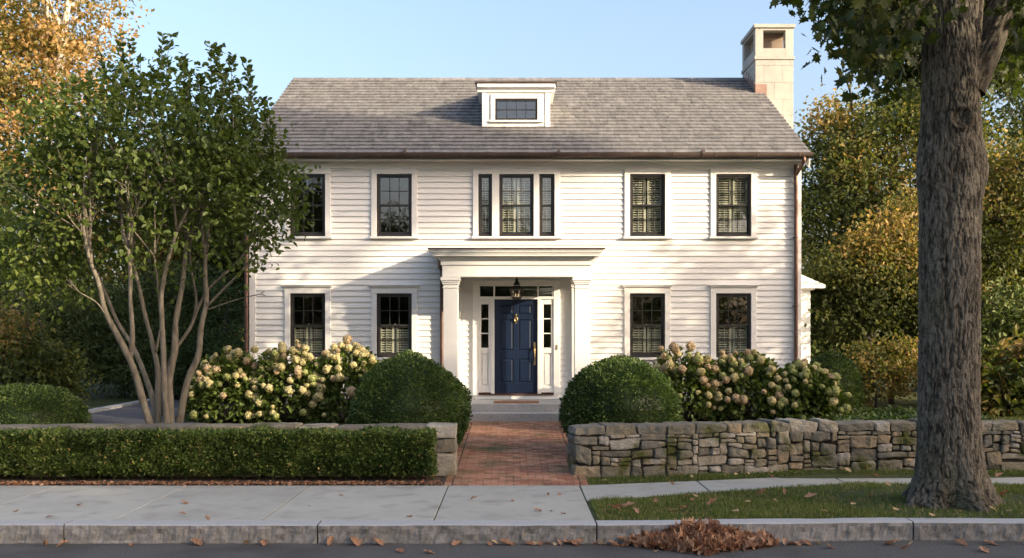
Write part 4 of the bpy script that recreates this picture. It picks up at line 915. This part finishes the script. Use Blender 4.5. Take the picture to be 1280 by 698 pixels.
def oak_crown():
    mb = MB(); tw = MB(); N = 0
    # hanging sprays that reach into view
    def lower(px): return np.interp(px, [1005, 1018, 1034, 1052, 1070, 1092, 1124, 1150, 1200, 1232, 1260, 1300, 1400], [8, 18, 50, 85, 105, 118, 128, 138, 70, 110, 120, 128, 120])
    cs = []
    for k in range(150):
        px = random.uniform(1012, 1300); d_ = random.uniform(10.6, 15.0); s_ = F_/d_
        lo = lower(px)-10; py = lo-abs(random.gauss(0, 1))*70
        if px > 1118 and px < 1275: d_ = random.uniform(13.0, 15)
        cs.append(PX(px, py, d_))
    for c in cs:
        up_ = c+np.array((random.uniform(-.2, .6)+(5.6-c[0])*.25, random.uniform(-.3, .3), random.uniform(.7, 1.1))); mid_ = (c+up_)/2+rng.normal(size=3)*.06
        P = bezier([up_, mid_, c+np.array((-.05, 0, -.05))], 6); tw.tube(P, np.linspace(.012, .004, len(P)), 5)
        n = random.randint(26, 46); idx = rng.integers(3, len(P), n); pts = P[idx]+rng.normal(size=(n, 3))*np.array((.16, .16, .12))
        leaf_block(mb, pts, .15, T_LOBE, axis=np.tile((0, 0, -.8), (n, 1)), rnd=np.clip(random.gauss(.38, .16)+.12*rng.normal(size=n), 0, .9 if random.random() < .9 else 1), axw=.9, up=.2)
    # scaffold from limbs to the spray tops
    for c in cs[::3]:
        top = np.array((c[0]*.6+5.7*.4, c[1]*.6+12.1*.4, 7.4+random.uniform(0, .8))); tw.tube(bezier([top, (c+top)/2+np.array((0, 0, .3)), c+np.array((0, 0, .8))], 5), np.linspace(.035, .012, 11), 5)
    return mb, tw
ob, tw = oak_crown()
mb2, _ = crown([(5.3, 12.2, 9.3, 3.6, 3.4, 2.3), (3.4, 12.6, 8.6, 1.9, 2, 1.5), (7.6, 12, 9.8, 2.4, 2.6, 1.6)], 520, 26, .42, .20, None, T_LOBE, shell=.3, rbase=.4)
ob.add(np.concatenate(mb2.v), np.concatenate(mb2.f)-0, 0, np.concatenate(mb2.r)) 
ob.build('crown', LM['oak'], st_e); tw.build('twigs', M['bark'], st_e)

# ------------------------------------------------------------------ multi-stem tree in the left yard
def multistem():
    e = empty('multi_stem_tree', (-5.85, 16.6, .1), 'multi-stemmed green tree with pale bare stems behind the left stone wall', 'tree')
    D0 = 16.5; tb = MB(); tips = []
    BOUND[0] = [(-5.9, 16.6, 4.6, 2.2, 1.9, 2.0), (-4.45, 16.5, 4.3, 1.05, 1.2, 1.6), (-7.4, 16.6, 4.0, 1.3, 1.3, 1.7)]
    def S(pts, r0, r1, dy0, dy1, lev=2, L=.92, kids=3):
        n = len(pts); P = np.array([PX(x, y, D0+dy0+(dy1-dy0)*i/(n-1)) for i, (x, y) in enumerate(pts)]); Q = bezier(P, 9)
        Q[:, :2] += .018*np.stack([vnoise(Q*2.3, 71), vnoise(Q*2.3, 73)], 1)
        bk = np.linspace(r0, r1, len(Q))*.78*(1+.10*vnoise(Q*5, 75)); tb.tube(Q, bk, 12, rnd=random.random())
        dd = norm(Q[-1]-Q[-5]); 
        for k in range(kids): nd = norm(dd+rng.normal(size=3)*.4+np.array((0, 0, .25))); grow(tb, Q[-1], nd, L*random.uniform(.8, 1.2), r1*.8, lev, tips, .55, .12, 7, 3, .10, .006)
        return Q
    S([(190, 548), (186, 527), (172, 480), (162, 450), (146, 418), (132, 390), (124, 355), (114, 330)], .085, .04, 0, -.6)
    S([(162, 452), (165, 425), (164, 390), (163, 350), (160, 310)], .055, .035, -.2, -.5)
    S([(196, 548), (192, 505), (180, 465), (166, 435), (148, 405), (128, 360), (112, 318)], .065, .03, .2, .7)
    S([(198, 548), (197, 500), (197, 460), (190, 425), (180, 390), (172, 352), (163, 320)], .07, .03, .1, .2)
    S([(208, 548), (206, 500), (205, 455), (203, 400), (203, 365), (208, 330), (220, 290)], .07, .035, -.1, -.3)
    S([(212, 548), (212, 480), (219, 440), (220, 405), (227, 365), (230, 335), (234, 300)], .085, .04, 0, .3)
    S([(222, 548), (224, 525), (234, 480), (247, 445), (251, 410), (257, 378), (256, 350), (256, 318)], .085, .04, .1, .1)
    S([(202, 520), (208, 470), (218, 440), (238, 410), (248, 385), (262, 360), (285, 338), (305, 318)], .045, .022, .2, .4)
    S([(256, 385), (275, 365), (300, 340), (318, 318)], .03, .015, .1, -.2, 1, .35, 2)
    S([(256, 388), (285, 378), (305, 372), (325, 368)], .018, .009, .1, -.3, 1, .3, 2)
    S([(240, 408), (246, 375), (238, 330), (240, 290)], .03, .02, .3, .5, 2, .9)
    S([(196, 440), (202, 400), (198, 360), (192, 320)], .03, .02, .1, -.3, 2, .9)
    S([(131, 392), (120, 378), (100, 366)], .016, .008, -.5, -.8, 1, .5)
    BOUND[0] = None; tb.build('trunk', M['greystem'], e, smooth=True)
    tp = np.array([t[0] for t in tips])
    mb, _ = crown([(-5.9, 16.6, 4.75, 2.1, 1.8, 1.75), (-4.45, 16.5, 4.6, .95, 1.1, 1.3), (-7.4, 16.6, 4.3, 1.15, 1.2, 1.3), (-6.6, 16.4, 5.3, 1.3, 1.2, 1.0), (-4.9, 16.5, 5.15, .95, 1, .8), (-3.95, 16.4, 4.0, .5, .7, .85), (-8.0, 16.6, 3.5, .7, .9, .7), (-7.9,16.9,3.0,.8,.8,.5)],
                  600, 23, .23, .105, None, T_OVAL, shell=.25, rbase=.46, axw=.5, rsp=.16, lj=.12, drop=.25)
    def lf(P, c=.4): n = len(P); leaf_block(mb, P, .10, T_OVAL, rnd=np.clip(c+.15*rng.normal(size=n), 0, 1), up=.4)
    tp2 = tp[(tp[:, 2] > 3.3) & (tp[:, 0] < -3.6)]
    lf(np.repeat(tp2, 12, 0)+rng.normal(size=(len(tp2)*12, 3))*.16)
    # upright shoots with leaves up their length
    sh = MB()
    for (px, top, bot) in ((128, 72, 150), (150, 45, 150), (163, 52, 150), (176, 74, 150), (203, 46, 150), (213, 46, 140), (228, 70, 150), (262, 56, 150), (272, 58, 150), (290, 68, 160), (308, 78, 170), (250, 95, 160), (300, 100, 170), (236, 92, 160), (190, 85, 150), (110, 95, 160), (95, 100, 170), (330, 128, 190), (342, 150, 220), (352, 175, 240), (316, 110, 180), (140, 80, 150), (280, 88, 170), (80, 120, 190), (60, 130, 200), (362, 210, 270), (370, 235, 290)):
        dd = D0+random.uniform(-.6, .6); a = PX(px+random.uniform(-6, 6), bot, dd); b_ = PX(px, top, dd); P = bezier([a, (a+b_)/2+rng.normal(size=3)*.03, b_], 10)
        sh.tube(P, np.linspace(.010, .003, len(P)), 5); n = int(14+(bot-top)*.45); t = rng.integers(2, len(P), n); sd_ = rng.choice([-1, 1], n)
        ax = np.stack([sd_*.8, rng.normal(size=n)*.5, np.full(n, .75)], 1); leaf_block(mb, P[t]+rng.normal(size=(n, 3))*.012, .115, T_OVAL, axis=norm(ax), rnd=np.clip(.3+.15*rng.normal(size=n), 0, 1), axw=2.2, up=.5)
    sh.build('twigs', M['greystem'], e); mb.build('crown', LM['dogwood'], e)
multistem()

# ------------------------------------------------------------------ background trees and shrubs
def tree(name, label, cat, base, height, r_trunk, blobs, mat, ncl, per, sig, size, tpl=T_DIA, bark='bark', rbase=.5, rsp=.22, shell=.4, group=None, limbs=5, lean=(0, 0), flat=.55, fork=.35):
    base = np.array(base, float); e = empty(name, base, label, cat, group)
    B = [(base[0]+b[0], base[1]+b[1], base[2]+b[2], *b[3:]) for b in blobs]
    tb = MB(); top = base+np.array((lean[0], lean[1], height)); P = bezier([base, base+(top-base)*.35+rng.normal(size=3)*.15, base+(top-base)*.7+rng.normal(size=3)*.2, top], 8)
    tb.tube(P, np.linspace(r_trunk, r_trunk*.15, len(P)), 10)
    tips = []; BOUND[0] = B
    for k in range(limbs):
        i = int(len(P)*random.uniform(fork, .85)); a = random.uniform(0, 6.28); dd = norm(np.array((math.cos(a), math.sin(a), random.uniform(.3, 1.0)))); grow(tb, P[i], dd, height*random.uniform(.2, .32), r_trunk*.38, 2, tips, .5, .2, 6)
    BOUND[0] = None; tb.build('trunk', M[bark], e, smooth=True)
    mb, _ = crown(B, ncl, per, sig, size, None, tpl, shell=shell, rbase=rbase, rsp=rsp, flat=flat); mb.build('crown', LM[mat], e); return e
G = 'trees behind the garden'
# left
tree('birch_tree', 'tall birch with pale limbs and orange-gold leaves rising at the upper left corner', 'tree', (-15.2, 30, .3), 14, .26,
     [(-1.5, 0, 10.5, 3.4, 3, 3.6, .0), (1.0, -.5, 8.6, 2.3, 2.4, 2.6, .12), (-2.5, 0, 7, 2.8, 2.6, 2.6, -.1), (1.6, 0, 11.2, 2.0, 2, 1.3, .12), (0, 0, 5.4, 2.4, 2, 1.6, .1)], 'orange', 1050, 40, .42, .15, bark='birch', rbase=.24, rsp=.3, limbs=7, lean=(2.4, -.5))
tree('green_tree', 'broad dark green tree behind the multi-stemmed tree at the left', 'tree', (-10.5, 33, .3), 8.5, .2,
     [(0, 0, 5.6, 3.0, 2.5, 2.9), (2.2, 0, 3.6, 2.2, 2, 2.0), (-2.8, 0, 4.0, 2.4, 2, 2.4), (1.6, 0, 5.4, 2.2, 2, 2.0)], 'mixed', 1000, 38, .4, .16, rbase=.42, rsp=.3, group=None)
tree('yellow_tree', 'yellow-green small tree glimpsed between the pale stems and the left house corner', 'tree', (-12.4, 42, .3), 8, .15,
     [(0, 0, 4.4, 2.6, 2, 2.6), (1.6, 0, 3.0, 1.6, 1.5, 2.0), (-1.8, 0, 5.6, 2.0, 1.5, 2.2)], 'gold', 620, 34, .36, .17, rbase=.55, rsp=.3)
tree('conifer_tree', 'dark spreading evergreen behind the driveway at the left', 'evergreen', (-10.0, 27.5, .3), 4.2, .14,
     [(0, 0, 1.4, 2.2, 1.6, 1.3), (.8, 0, 2.4, 1.6, 1.3, 1.3), (-1.9, 0, 1.9, 1.6, 1.4, 1.4)], 'dark', 760, 50, .30, .16, T_LONG, rbase=.4, flat=.3)
tree('dark_yew', 'wide dark evergreen beyond the driveway, left of the house corner', 'evergreen', (-7.4, 26.2, .3), 2.6, .1,
     [(0, 0, .95, 1.5, 1.1, .95), (-1.5, .3, 1.1, 1.2, 1, 1.1), (1.2, 0, .8, .8, .8, .8)], 'dark', 620, 44, .24, .13, T_LONG, rbase=.45, flat=.35)
tree('maple_shrub', 'shrub with green and reddish orange leaves at the left edge, behind the low rounded shrub', 'shrub', (-9.4, 19.4, .3), 2.2, .05,
     [(0, 0, 1.1, .95, .8, .7, -.15), (-.5, 0, 1.75, .55, .5, .5, .30), (.5, 0, .9, .7, .6, .5, -.2)], 'mixed', 340, 18, .16, .10, T_OVAL, rbase=.38, rsp=.3)
tree('tall_spruce', 'tall dark green evergreen at the far left edge behind the shrub', 'evergreen', (-13.5, 25, .3), 6.5, .18,
     [(0, 0, 2.6, 1.9, 1.6, 2.4), (0, 0, 4.6, 1.4, 1.2, 1.8)], 'dark', 640, 44, .30, .15, T_LONG, rbase=.55, flat=.3)
# right
tree('maple_tree', 'large green tree with gold tips rising just behind the right side of the house', 'tree', (11.9, 31, .3), 8.4, .22,
     [(0, 0, 6.6, 2.9, 2.4, 2.5, 0), (-1.7, 0, 5.2, 1.6, 1.8, 2.4, -.1), (2.4, 0, 5.2, 2.0, 2, 2.6, .05), (-.5, 0, 2.8, 2.6, 2, 2.0, -.2), (-1.9, 0, 8.0, .8, .8, 1.0, .15), (1.0, .4, 8.9, 1.4, 1.2, 1.0, .1)], 'mixed', 1500, 42, .36, .145, rbase=.55, rsp=.3)
tree('golden_tree', 'golden-leaved small tree between the right house corner and the thick street tree trunk', 'tree', (9.3, 24.6, .3), 4.8, .08,
     [(0, 0, 3.2, 1.5, 1.2, 1.2, .22), (-.6, 0, 2.2, 1.4, 1.1, .9, .0), (.9, 0, 2.6, 1.2, 1.1, 1.1, .1), (-.2, 0, 4.0, .9, .8, .7, .25), (.7, .2, 4.7, .8, .7, .7, .1), (-1.3, .2, 3.1, .7, .7, .8, .0)], 'gold', 860, 26, .22, .105, T_OVAL, rbase=.22, rsp=.34, fork=.12, limbs=8)
tree('autumn_tree', 'yellow and orange turning tree behind the thick trunk at the right edge', 'tree', (14.2, 28, .3), 7, .15,
     [(0, 0, 4.4, 2.2, 1.8, 1.7, .2), (-1.4, 0, 3.4, 1.6, 1.5, 1.4, .05), (1.4, 0, 3.0, 1.8, 1.5, 1.6, -.15), (.6, 0, 6.2, 1.6, 1.4, 1.0, .15)], 'gold', 800, 36, .30, .13, rbase=.28)
tree('tall_tree', 'tall sparse tree with pale sky showing through it, at the far right edge', 'tree', (19.5, 38, .3), 13, .24,
     [(0, 0, 9.2, 3.2, 2.6, 3.0, .05), (-2, 0, 6, 2.6, 2.2, 2.2, -.1), (2, 0, 6.2, 3, 2.2, 2.6, 0), (1, 0, 12, 2.4, 2, 1.6, 0)], 'mixed', 620, 34, .45, .18, rbase=.5, shell=.3)
tree('green_tree', 'rounded dark green tree low behind the right hydrangeas and golden tree', 'tree', (9.2, 30.5, .3), 4, .12,
     [(0, 0, 2.0, 2.4, 1.6, 1.8), (3, 0, 1.8, 2.4, 1.6, 1.7), (6.2, 0, 1.9, 2.4, 1.6, 1.8)], 'dark', 820, 44, .34, .16, rbase=.7)
tree('orange_shrub', 'broad-leaved shrub with orange and green leaves right of the thick tree trunk', 'shrub', (10.5, 21.4, .3), 1.6, .05,
     [(0, 0, .75, 1.05, .7, .75, .15), (.9, 0, .9, .8, .7, .8, .25), (-.7, 0, .6, .6, .6, .6, 0)], 'mixed', 210, 16, .17, .17, T_OVAL, rbase=.5, rsp=.3)
tree('orange_shrub', 'small orange-brown shrub beside the dark rounded evergreen, left of the thick trunk', 'shrub', (8.2, 22.6, .3), 1.8, .04,
     [(0, 0, .9, .8, .6, .75, .1), (.6, .2, 1.2, .6, .5, .5, .2)], 'gold', 190, 16, .15, .10, T_OVAL, rbase=.3, rsp=.3)
tree('laurel_shrub', 'glossy dark green shrub behind the orange-leaved shrub at the right edge', 'shrub', (11.8, 23.6, .3), 2.8, .06,
     [(0, 0, 1.6, 1.6, 1, 1.3), (1.5, 0, 1.3, 1.3, 1, 1.2), (-1.3, 0, 1.0, 1.0, .8, .9)], 'dark', 480, 30, .24, .13, T_OVAL, rbase=.75)
def ground_cover():
    mb = MB(); n = 9000; x = rng.uniform(6.0, 9.3, n); y = rng.uniform(18.2, 20.8, n); h = .28*(.5+.5*fbm(np.stack([x*2, y*2, x*0], 1), 2, 3))
    P = np.stack([x, y, gz(x, y)+rng.uniform(0, 1, n)*(h+.08)], 1); leaf_block(mb, P, .09, T_OVAL, rnd=np.clip(.5+.2*rng.normal(size=n), 0, .9), up=.8)
    tag(mb.build('ground_cover', LM['hedge']), 'low leafy green ground cover right of the hydrangeas', None, None, 'stuff')
ground_cover()
def far_woods():
    mb, _ = crown([(x, 52+3*math.sin(x), 2.6, 4.2, 2.5, 3.2+1.6*math.sin(x*.7)) for x in np.arange(-46, 50, 4.5)], 1500, 26, .7, .42, None, T_DIA, rbase=.35)
    mb2_, _ = crown([(x, -44+3*math.sin(x), 3.6, 4.4, 2.5, 4.2+1.2*math.sin(x*.7)) for x in np.arange(-60, 64, 5)], 1500, 26, .8, .5, None, T_DIA, rbase=.35)  # unseen band behind the camera, added to darken the window reflections
    mb.add(np.concatenate(mb2_.v), np.concatenate(mb2_.f), 1, np.concatenate(mb2_.r))
    tag(mb.build('far_woods', [LM['mixed'], LM['dark']]), 'distant band of dark woods beyond the garden, and an unseen band added behind the viewer', None, None, 'stuff')
far_woods()

# trees on the far side of the street: they shade the front garden and mirror in the panes
def street_row():
    spots = [(22, -5.2, 13.5), (27, -6.5, 15.5), (30.2, -5.5, 14.0), (34.6, -6.2, 18.3), (39, -5.5, 14.4), (44.8, -6.2, 18.6), (49.6, -5.4, 19.9), (54, -6.8, 20.2), (59, -5.6, 18.5), (17, -6.2, 12.5)]
    e = None
    names = ['street oak of medium height across the road']
    meshes = []
    for k in range(2):
        mb, _ = crown([(0, 0, .62, .19, .16, .28), (.10, 0, .5, .15, .14, .2), (-.10, .02, .45, .15, .14, .22), (0, 0, .8, .12, .11, .17), (0, 0, .3, .16, .15, .16)], 420, 15, .028, .030, None, T_DIA, shell=.1, rbase=.4)
        o = mb.build('crown', LM['oak']); tb_ = MB(); tb_.tube([(0, 0, -.02), (.005, 0, .3), (0, .004, .75)], [.022, .017, .004], 8); t_ = []
        for q in range(5): a = q*1.3; grow(tb_, (0, 0, .3+.06*q), norm(np.array((math.cos(a), math.sin(a), .7))), .2, .007, 1, t_, .5, .2, 5, 3, .1, .001)
        o2 = tb_.build('trunk', M['bark']); meshes.append((o.data, o2.data)); bpy.data.objects.remove(o); bpy.data.objects.remove(o2)
    for i, (x, y, h) in enumerate(spots+[(-22, -24, 10), (-14, -27, 12), (-7.5, -25, 11), (-1, -28, 12.5), (6, -26, 10.5), (12.5, -28, 13)]):
        e = empty('street_oak', (x, y, 0), 'leafy tree across the road behind the viewer, one of the row opposite the house', 'tree', 'trees across the road from the house')
        for nm, me in (('crown', meshes[i % 2][0]), ('trunk', meshes[i % 2][1])):
            o = bpy.data.objects.new(nm, me); C.objects.link(o); o.parent = e
        w_ = 14 if i < 10 else 13
        e.scale = (w_, w_, h); e.rotation_euler.z = i*1.7
street_row()
tree('tall_oak', 'tall high-crowned tree rising above the row across the road, behind the viewer', 'tree', (44.2, -5.6, 0), 25, .4,
     [(-.9, 0, 24.2, 1.9, 1.6, 1.7), (.9, 0, 23.4, 1.9, 1.6, 1.3), (2.6, 0, 22.8, 1.4, 1.4, .9)], 'oak', 420, 26, .34, .28, rbase=.4, fork=.75)
e = tree('side_yard_tree', 'tree standing in the side yard beyond the right edge of the photo', 'tree', (15.6, 15.6, .2), 8, .16,
     [(-.4, .2, 6.0, 1.3, 1.2, 1.1), (.8, 0, 7.3, 1.4, 1.4, 1.1), (1.8, 0, 5.6, 1.5, 1.5, 1.2)], 'mixed', 125, 24, .24, .20, rbase=.4)

# ------------------------------------------------------------------ grass and fallen leaves
def blades(name, region, n, h, label, keep=None, dry=.12):
    x = rng.uniform(region[0], region[1], n); y = rng.uniform(region[2], region[3], n)
    if keep is not None: k = keep(x, y); x, y = x[k], y[k]
    n = len(x); z = gz(x, y)
    cl = fbm(np.stack([x*2.5, y*2.5, x*0], 1), 3, 61); hh = h*(.75+.5*cl)*rng.uniform(.5, 1.3, n)
    P = np.stack([x, y, z], 1); mb = MB(); rn = np.clip(.5+.3*cl+.2*rng.normal(size=n), 0, .9); dm_ = rng.uniform(size=n) < dry*(1.2-cl); rn[dm_] = 1
    a = rng.uniform(0, 6.28, n); lean = rng.uniform(0, .8, n); bx_, by_ = np.cos(a), np.sin(a); w_ = .0045
    V = np.stack([np.stack([x-by_*w_, y+bx_*w_, z], 1), np.stack([x+by_*w_, y-bx_*w_, z], 1), np.stack([x+bx_*lean*hh, y+by_*lean*hh, z+hh], 1)], 1)
    mb.add(V.reshape(-1, 3), np.arange(3*n).reshape(-1, 3), 0, np.repeat(rn, 3))
    return tag(mb.build(name, LM['grass']), label, None, None, 'stuff')
def in_strip(x, y): 
    near = np.where(x < .92, 99, np.interp(x, walk_near_x[1:], walk_near_y[1:]))
    dt = np.hypot(x-5.27, y-12.06)
    bare = (fbm(np.stack([x*1.3, y*1.3, x*0+4], 1), 3, 77) > .15) & (rng.uniform(size=len(x)) < .6)
    return (x > .95) & (y < near+.02) & (y > kerb_y(x)+.225) & (dt > .5) & ~((dt < 1.3) & (rng.uniform(size=len(x)) < .75)) & ~bare
blades('grass_strip', (.93, 11, 10.8, 13.9), 150000, .055, 'green grass with dry patches on the strip between kerb and sidewalk', in_strip)
def in_verge(x, y):
    far = np.interp(x, walk_far_x, walk_far_y); wall = np.interp(x, [.875, 2.5, 4.5, 6.5, 14], [14.05, 14.32, 14.72, 14.72, 14.6]); return (y > far+.0) & (y < wall+.02) & (x > 1.03)
blades('grass_verge', (1.0, 11, 13.4, 14.9), 60000, .06, 'thin grass verge at the foot of the right stone wall', in_verge, .05)
blades('lawn_grass', (-5.5, 10, 18.4, 20.4), 60000, .06, 'lawn grass in front of the hydrangeas', lambda x, y: (np.abs(x-.06) > 1.35) & ((x < 7.0) | True), .05)
blades('lawn_grass', (6.5, 13, 16, 22.5), 50000, .06, 'lawn grass behind the thick street tree', None, .1)
blades('path_edge_grass', (-1.35, 1.5, 14.3, 19.8), 30000, .075, 'grass tufts growing along both edges of the brick path', lambda x, y: (((x < -.84) & (x > -1.3)) | ((x > .99) & (x < 1.4))), .05)
# curled dry leaf
_cv = [(u*(.42-.34*abs(v)**2.2+.07*math.cos(v*11)), v*.5+(.05 if abs(u) > .9 else 0), 0) for v in np.linspace(-1, 1, 7) for u in (-1, -.5, 0, .5, 1)]
T_CURL = (np.array(_cv), np.array([(r_*5+c_, r_*5+c_+1, r_*5+c_+6, r_*5+c_+5) for r_ in range(6) for c_ in range(4)]))
def dry_leaf_verts(n, size, curl):
    T, F = T_CURL; T = T.copy()
    V = np.repeat(T[None], n, 0); c = curl*rng.uniform(.4, 1.6, n)[:, None]; c2 = curl*rng.uniform(-.8, 1.2, n)[:, None]
    V[:, :, 2] += c*V[:, :, 0]**2*1.15+c2*V[:, :, 1]**2*.6+.03*rng.normal(size=V.shape[:2])+.2*c2*V[:, :, 0]*V[:, :, 1]; V[:, :, 0] *= 1-.45*np.clip(c, 0, 1)
    return V*(size*rng.uniform(.7, 1.25, n))[:, None, None], F
def rot_place(V, P, tilt):
    n = len(V); q = rng.normal(size=(n, 3))*tilt+np.array((0, 0, 1)); q = norm(q); a = norm(np.cross(q, norm(rng.normal(size=(n, 3))))); x = np.cross(a, q)
    return P[:, None, :]+V[:, :, 0:1]*x[:, None]+V[:, :, 1:2]*a[:, None]+V[:, :, 2:3]*q[:, None]
def leaf_pile():
    n = 900; cx = 1.98; mb = MB()
    u = rng.normal(size=n)*.33; u = np.where(np.abs(u) > .75, rng.uniform(-.95, .95, n), u); x = cx+u+.0
    prof_ = .185*np.exp(-((u+.02)/.24)**2)+.085*np.exp(-((u+.34)/.26)**2)+.075*np.exp(-((u-.4)/.3)**2)+.012
    v = rng.uniform(0, 1, n); y = 10.60-v*(.14+prof_*1.7); z = -.19+prof_*(1-v)*rng.uniform(.1, 1, n)
    V, F = dry_leaf_verts(n, .125, 2.3); W = rot_place(V, np.stack([x, y, z+.02], 1), 1.1); k = len(T_CURL[0])
    mb.add(W.reshape(-1, 3), (F[None]+(np.arange(n)*k)[:, None, None]).reshape(-1, F.shape[1]), 0, np.repeat(np.clip(rng.beta(2, 2, n), 0, 1), k))
    tag(mb.build('leaf_pile', LM['dry']), 'heap of curled brown fallen leaves in the gutter against the kerb', None, None, 'stuff')
    n = 2200; mb = MB(); x = rng.uniform(-13, -.95, n); y = 13.385+rng.beta(1.2, 1.8, n)*.30; V, F = dry_leaf_verts(n, .055, 1.0); W = rot_place(V, np.stack([x, y, np.maximum(gz(x, y)+.02, .004)+rng.uniform(0, .012, n)], 1), .6)
    mb.add(W.reshape(-1, 3), (F[None]+(np.arange(n)*k)[:, None, None]).reshape(-1, F.shape[1]), 0, np.repeat(rng.beta(1.5, 2.2, n), k))
    tag(mb.build('leaf_litter', LM['dry']), 'brown leaf litter on the mulch under the clipped hedge', None, None, 'stuff')
leaf_pile()
def leaf_objs():
    k = len(T_CURL[0]); ms = []
    for i in range(10):
        V, F = dry_leaf_verts(1, .11 if i < 7 else .08, .9 if i < 7 else .5); W = rot_place(V, np.zeros((1, 3)), .25)[0]; W[:, 2] -= W[:, 2].min()
        mb = MB(); mb.add(W, F, 0, rng.uniform(.25, .9)); o = mb.build('fallen_leaf', LM['dry'] if i < 7 else LM['pale']); ms.append(o.data); bpy.data.objects.remove(o)
    def put(x, y, z, label, group, pal=.25, s=1):
        o = bpy.data.objects.new('fallen_leaf', ms[random.randint(7, 9)] if random.random() < pal else ms[random.randint(0, 6)]); C.objects.link(o)
        o.location = (x, y, z); o.rotation_euler = (0, 0, random.uniform(0, 6.28)); s_ = s*random.uniform(.7, 1.2); o.scale = (s_, s_, s_); tag(o, label, 'leaf', group)
    def gp(px, py, z): s_ = (py-420)/(2-z); return (px-640)/s_, F_/s_
    # road, gutter
    gut = [(78, 683), (58, 683), (165, 682), (310, 680), (332, 680), (415, 678), (445, 681), (473, 680), (537, 692), (570, 680), (612, 682), (619, 680), (640, 679), (632, 678), (661, 680), (668, 678), (676, 680), (684, 679), (693, 678), (700, 680), (708, 677), (716, 678), (722, 676), (745, 677), (752, 677), (765, 677), (783, 676), (790, 675), (975, 676), (985, 677), (990, 675), (1000, 676), (1012, 675), (1037, 686), (1100, 674), (1125, 674), (1105, 675), (1185, 674), (1225, 675), (1268, 674), (1132, 687), (1230, 690), (820, 690), (500, 690), (250, 678)]
    for px, py in gut:
        x, y = gp(px, py, -.2)
        zone = 'in front of the clipped hedge' if px < 560 else 'in front of the brick path' if px < 735 else 'at the left end of the leaf heap' if px < 900 else 'just right of the leaf heap' if px < 1060 else 'in front of the thick tree trunk'
        put(x, min(y, 10.56), -.198, 'curled brown leaf on the road asphalt '+zone, 'fallen leaves on the road '+zone, .12, 1.1)
    for px, py in [(100, 632), (62, 647), (231, 630), (228, 643), (260, 651), (427, 620), (385, 634), (512, 647), (592, 625), (640, 627), (686, 620), (699, 619), (690, 640), (704, 643), (672, 640), (840, 607), (20, 640), (965, 598), (1095, 597)]:
        x, y = gp(px, py, 0); zone = 'in front of the clipped hedge' if px < 550 else 'in front of the brick path' if px < 740 else 'below the right stone wall'
        put(x, y, .002, 'small dry leaf on the pale concrete sidewalk '+zone, 'fallen leaves on the sidewalk '+zone, .1, .75)
    for px, py in [(775, 637), (768, 639), (785, 634), (820, 628), (858, 622), (866, 626), (870, 621), (890, 632), (855, 637), (952, 620), (970, 629), (980, 618), (1013, 622), (1067, 631), (1088, 621), (1078, 626), (1165, 645), (1060, 612), (1110, 608), (920, 640), (1030, 640), (1243, 612), (1255, 622), (1200, 640), (1240, 638), (1262, 640), (1232, 625), (1120, 638), (840, 640), (1000, 608), (935, 628), (795, 642)]:
        x, y = gp(px, py, .03); zone = 'behind the leaf heap' if px < 1010 else 'left of the thick tree trunk' if px < 1140 else 'at the foot of the thick tree trunk'
        put(x, y, .035, 'fallen leaf lying in the grass strip '+zone, 'fallen leaves in the grass '+zone, .5, 1.15)
    for px, py in [(756, 602), (850, 597), (865, 598), (905, 595), (920, 594), (935, 593), (965, 592), (996, 593), (1250, 597), (1060, 591)]:
        x, y = gp(px, py, .03); put(x, y, .04, 'pale leaf lying at the foot of the right stone wall', 'fallen leaves under the right stone wall', .8, 1.1)
leaf_objs()
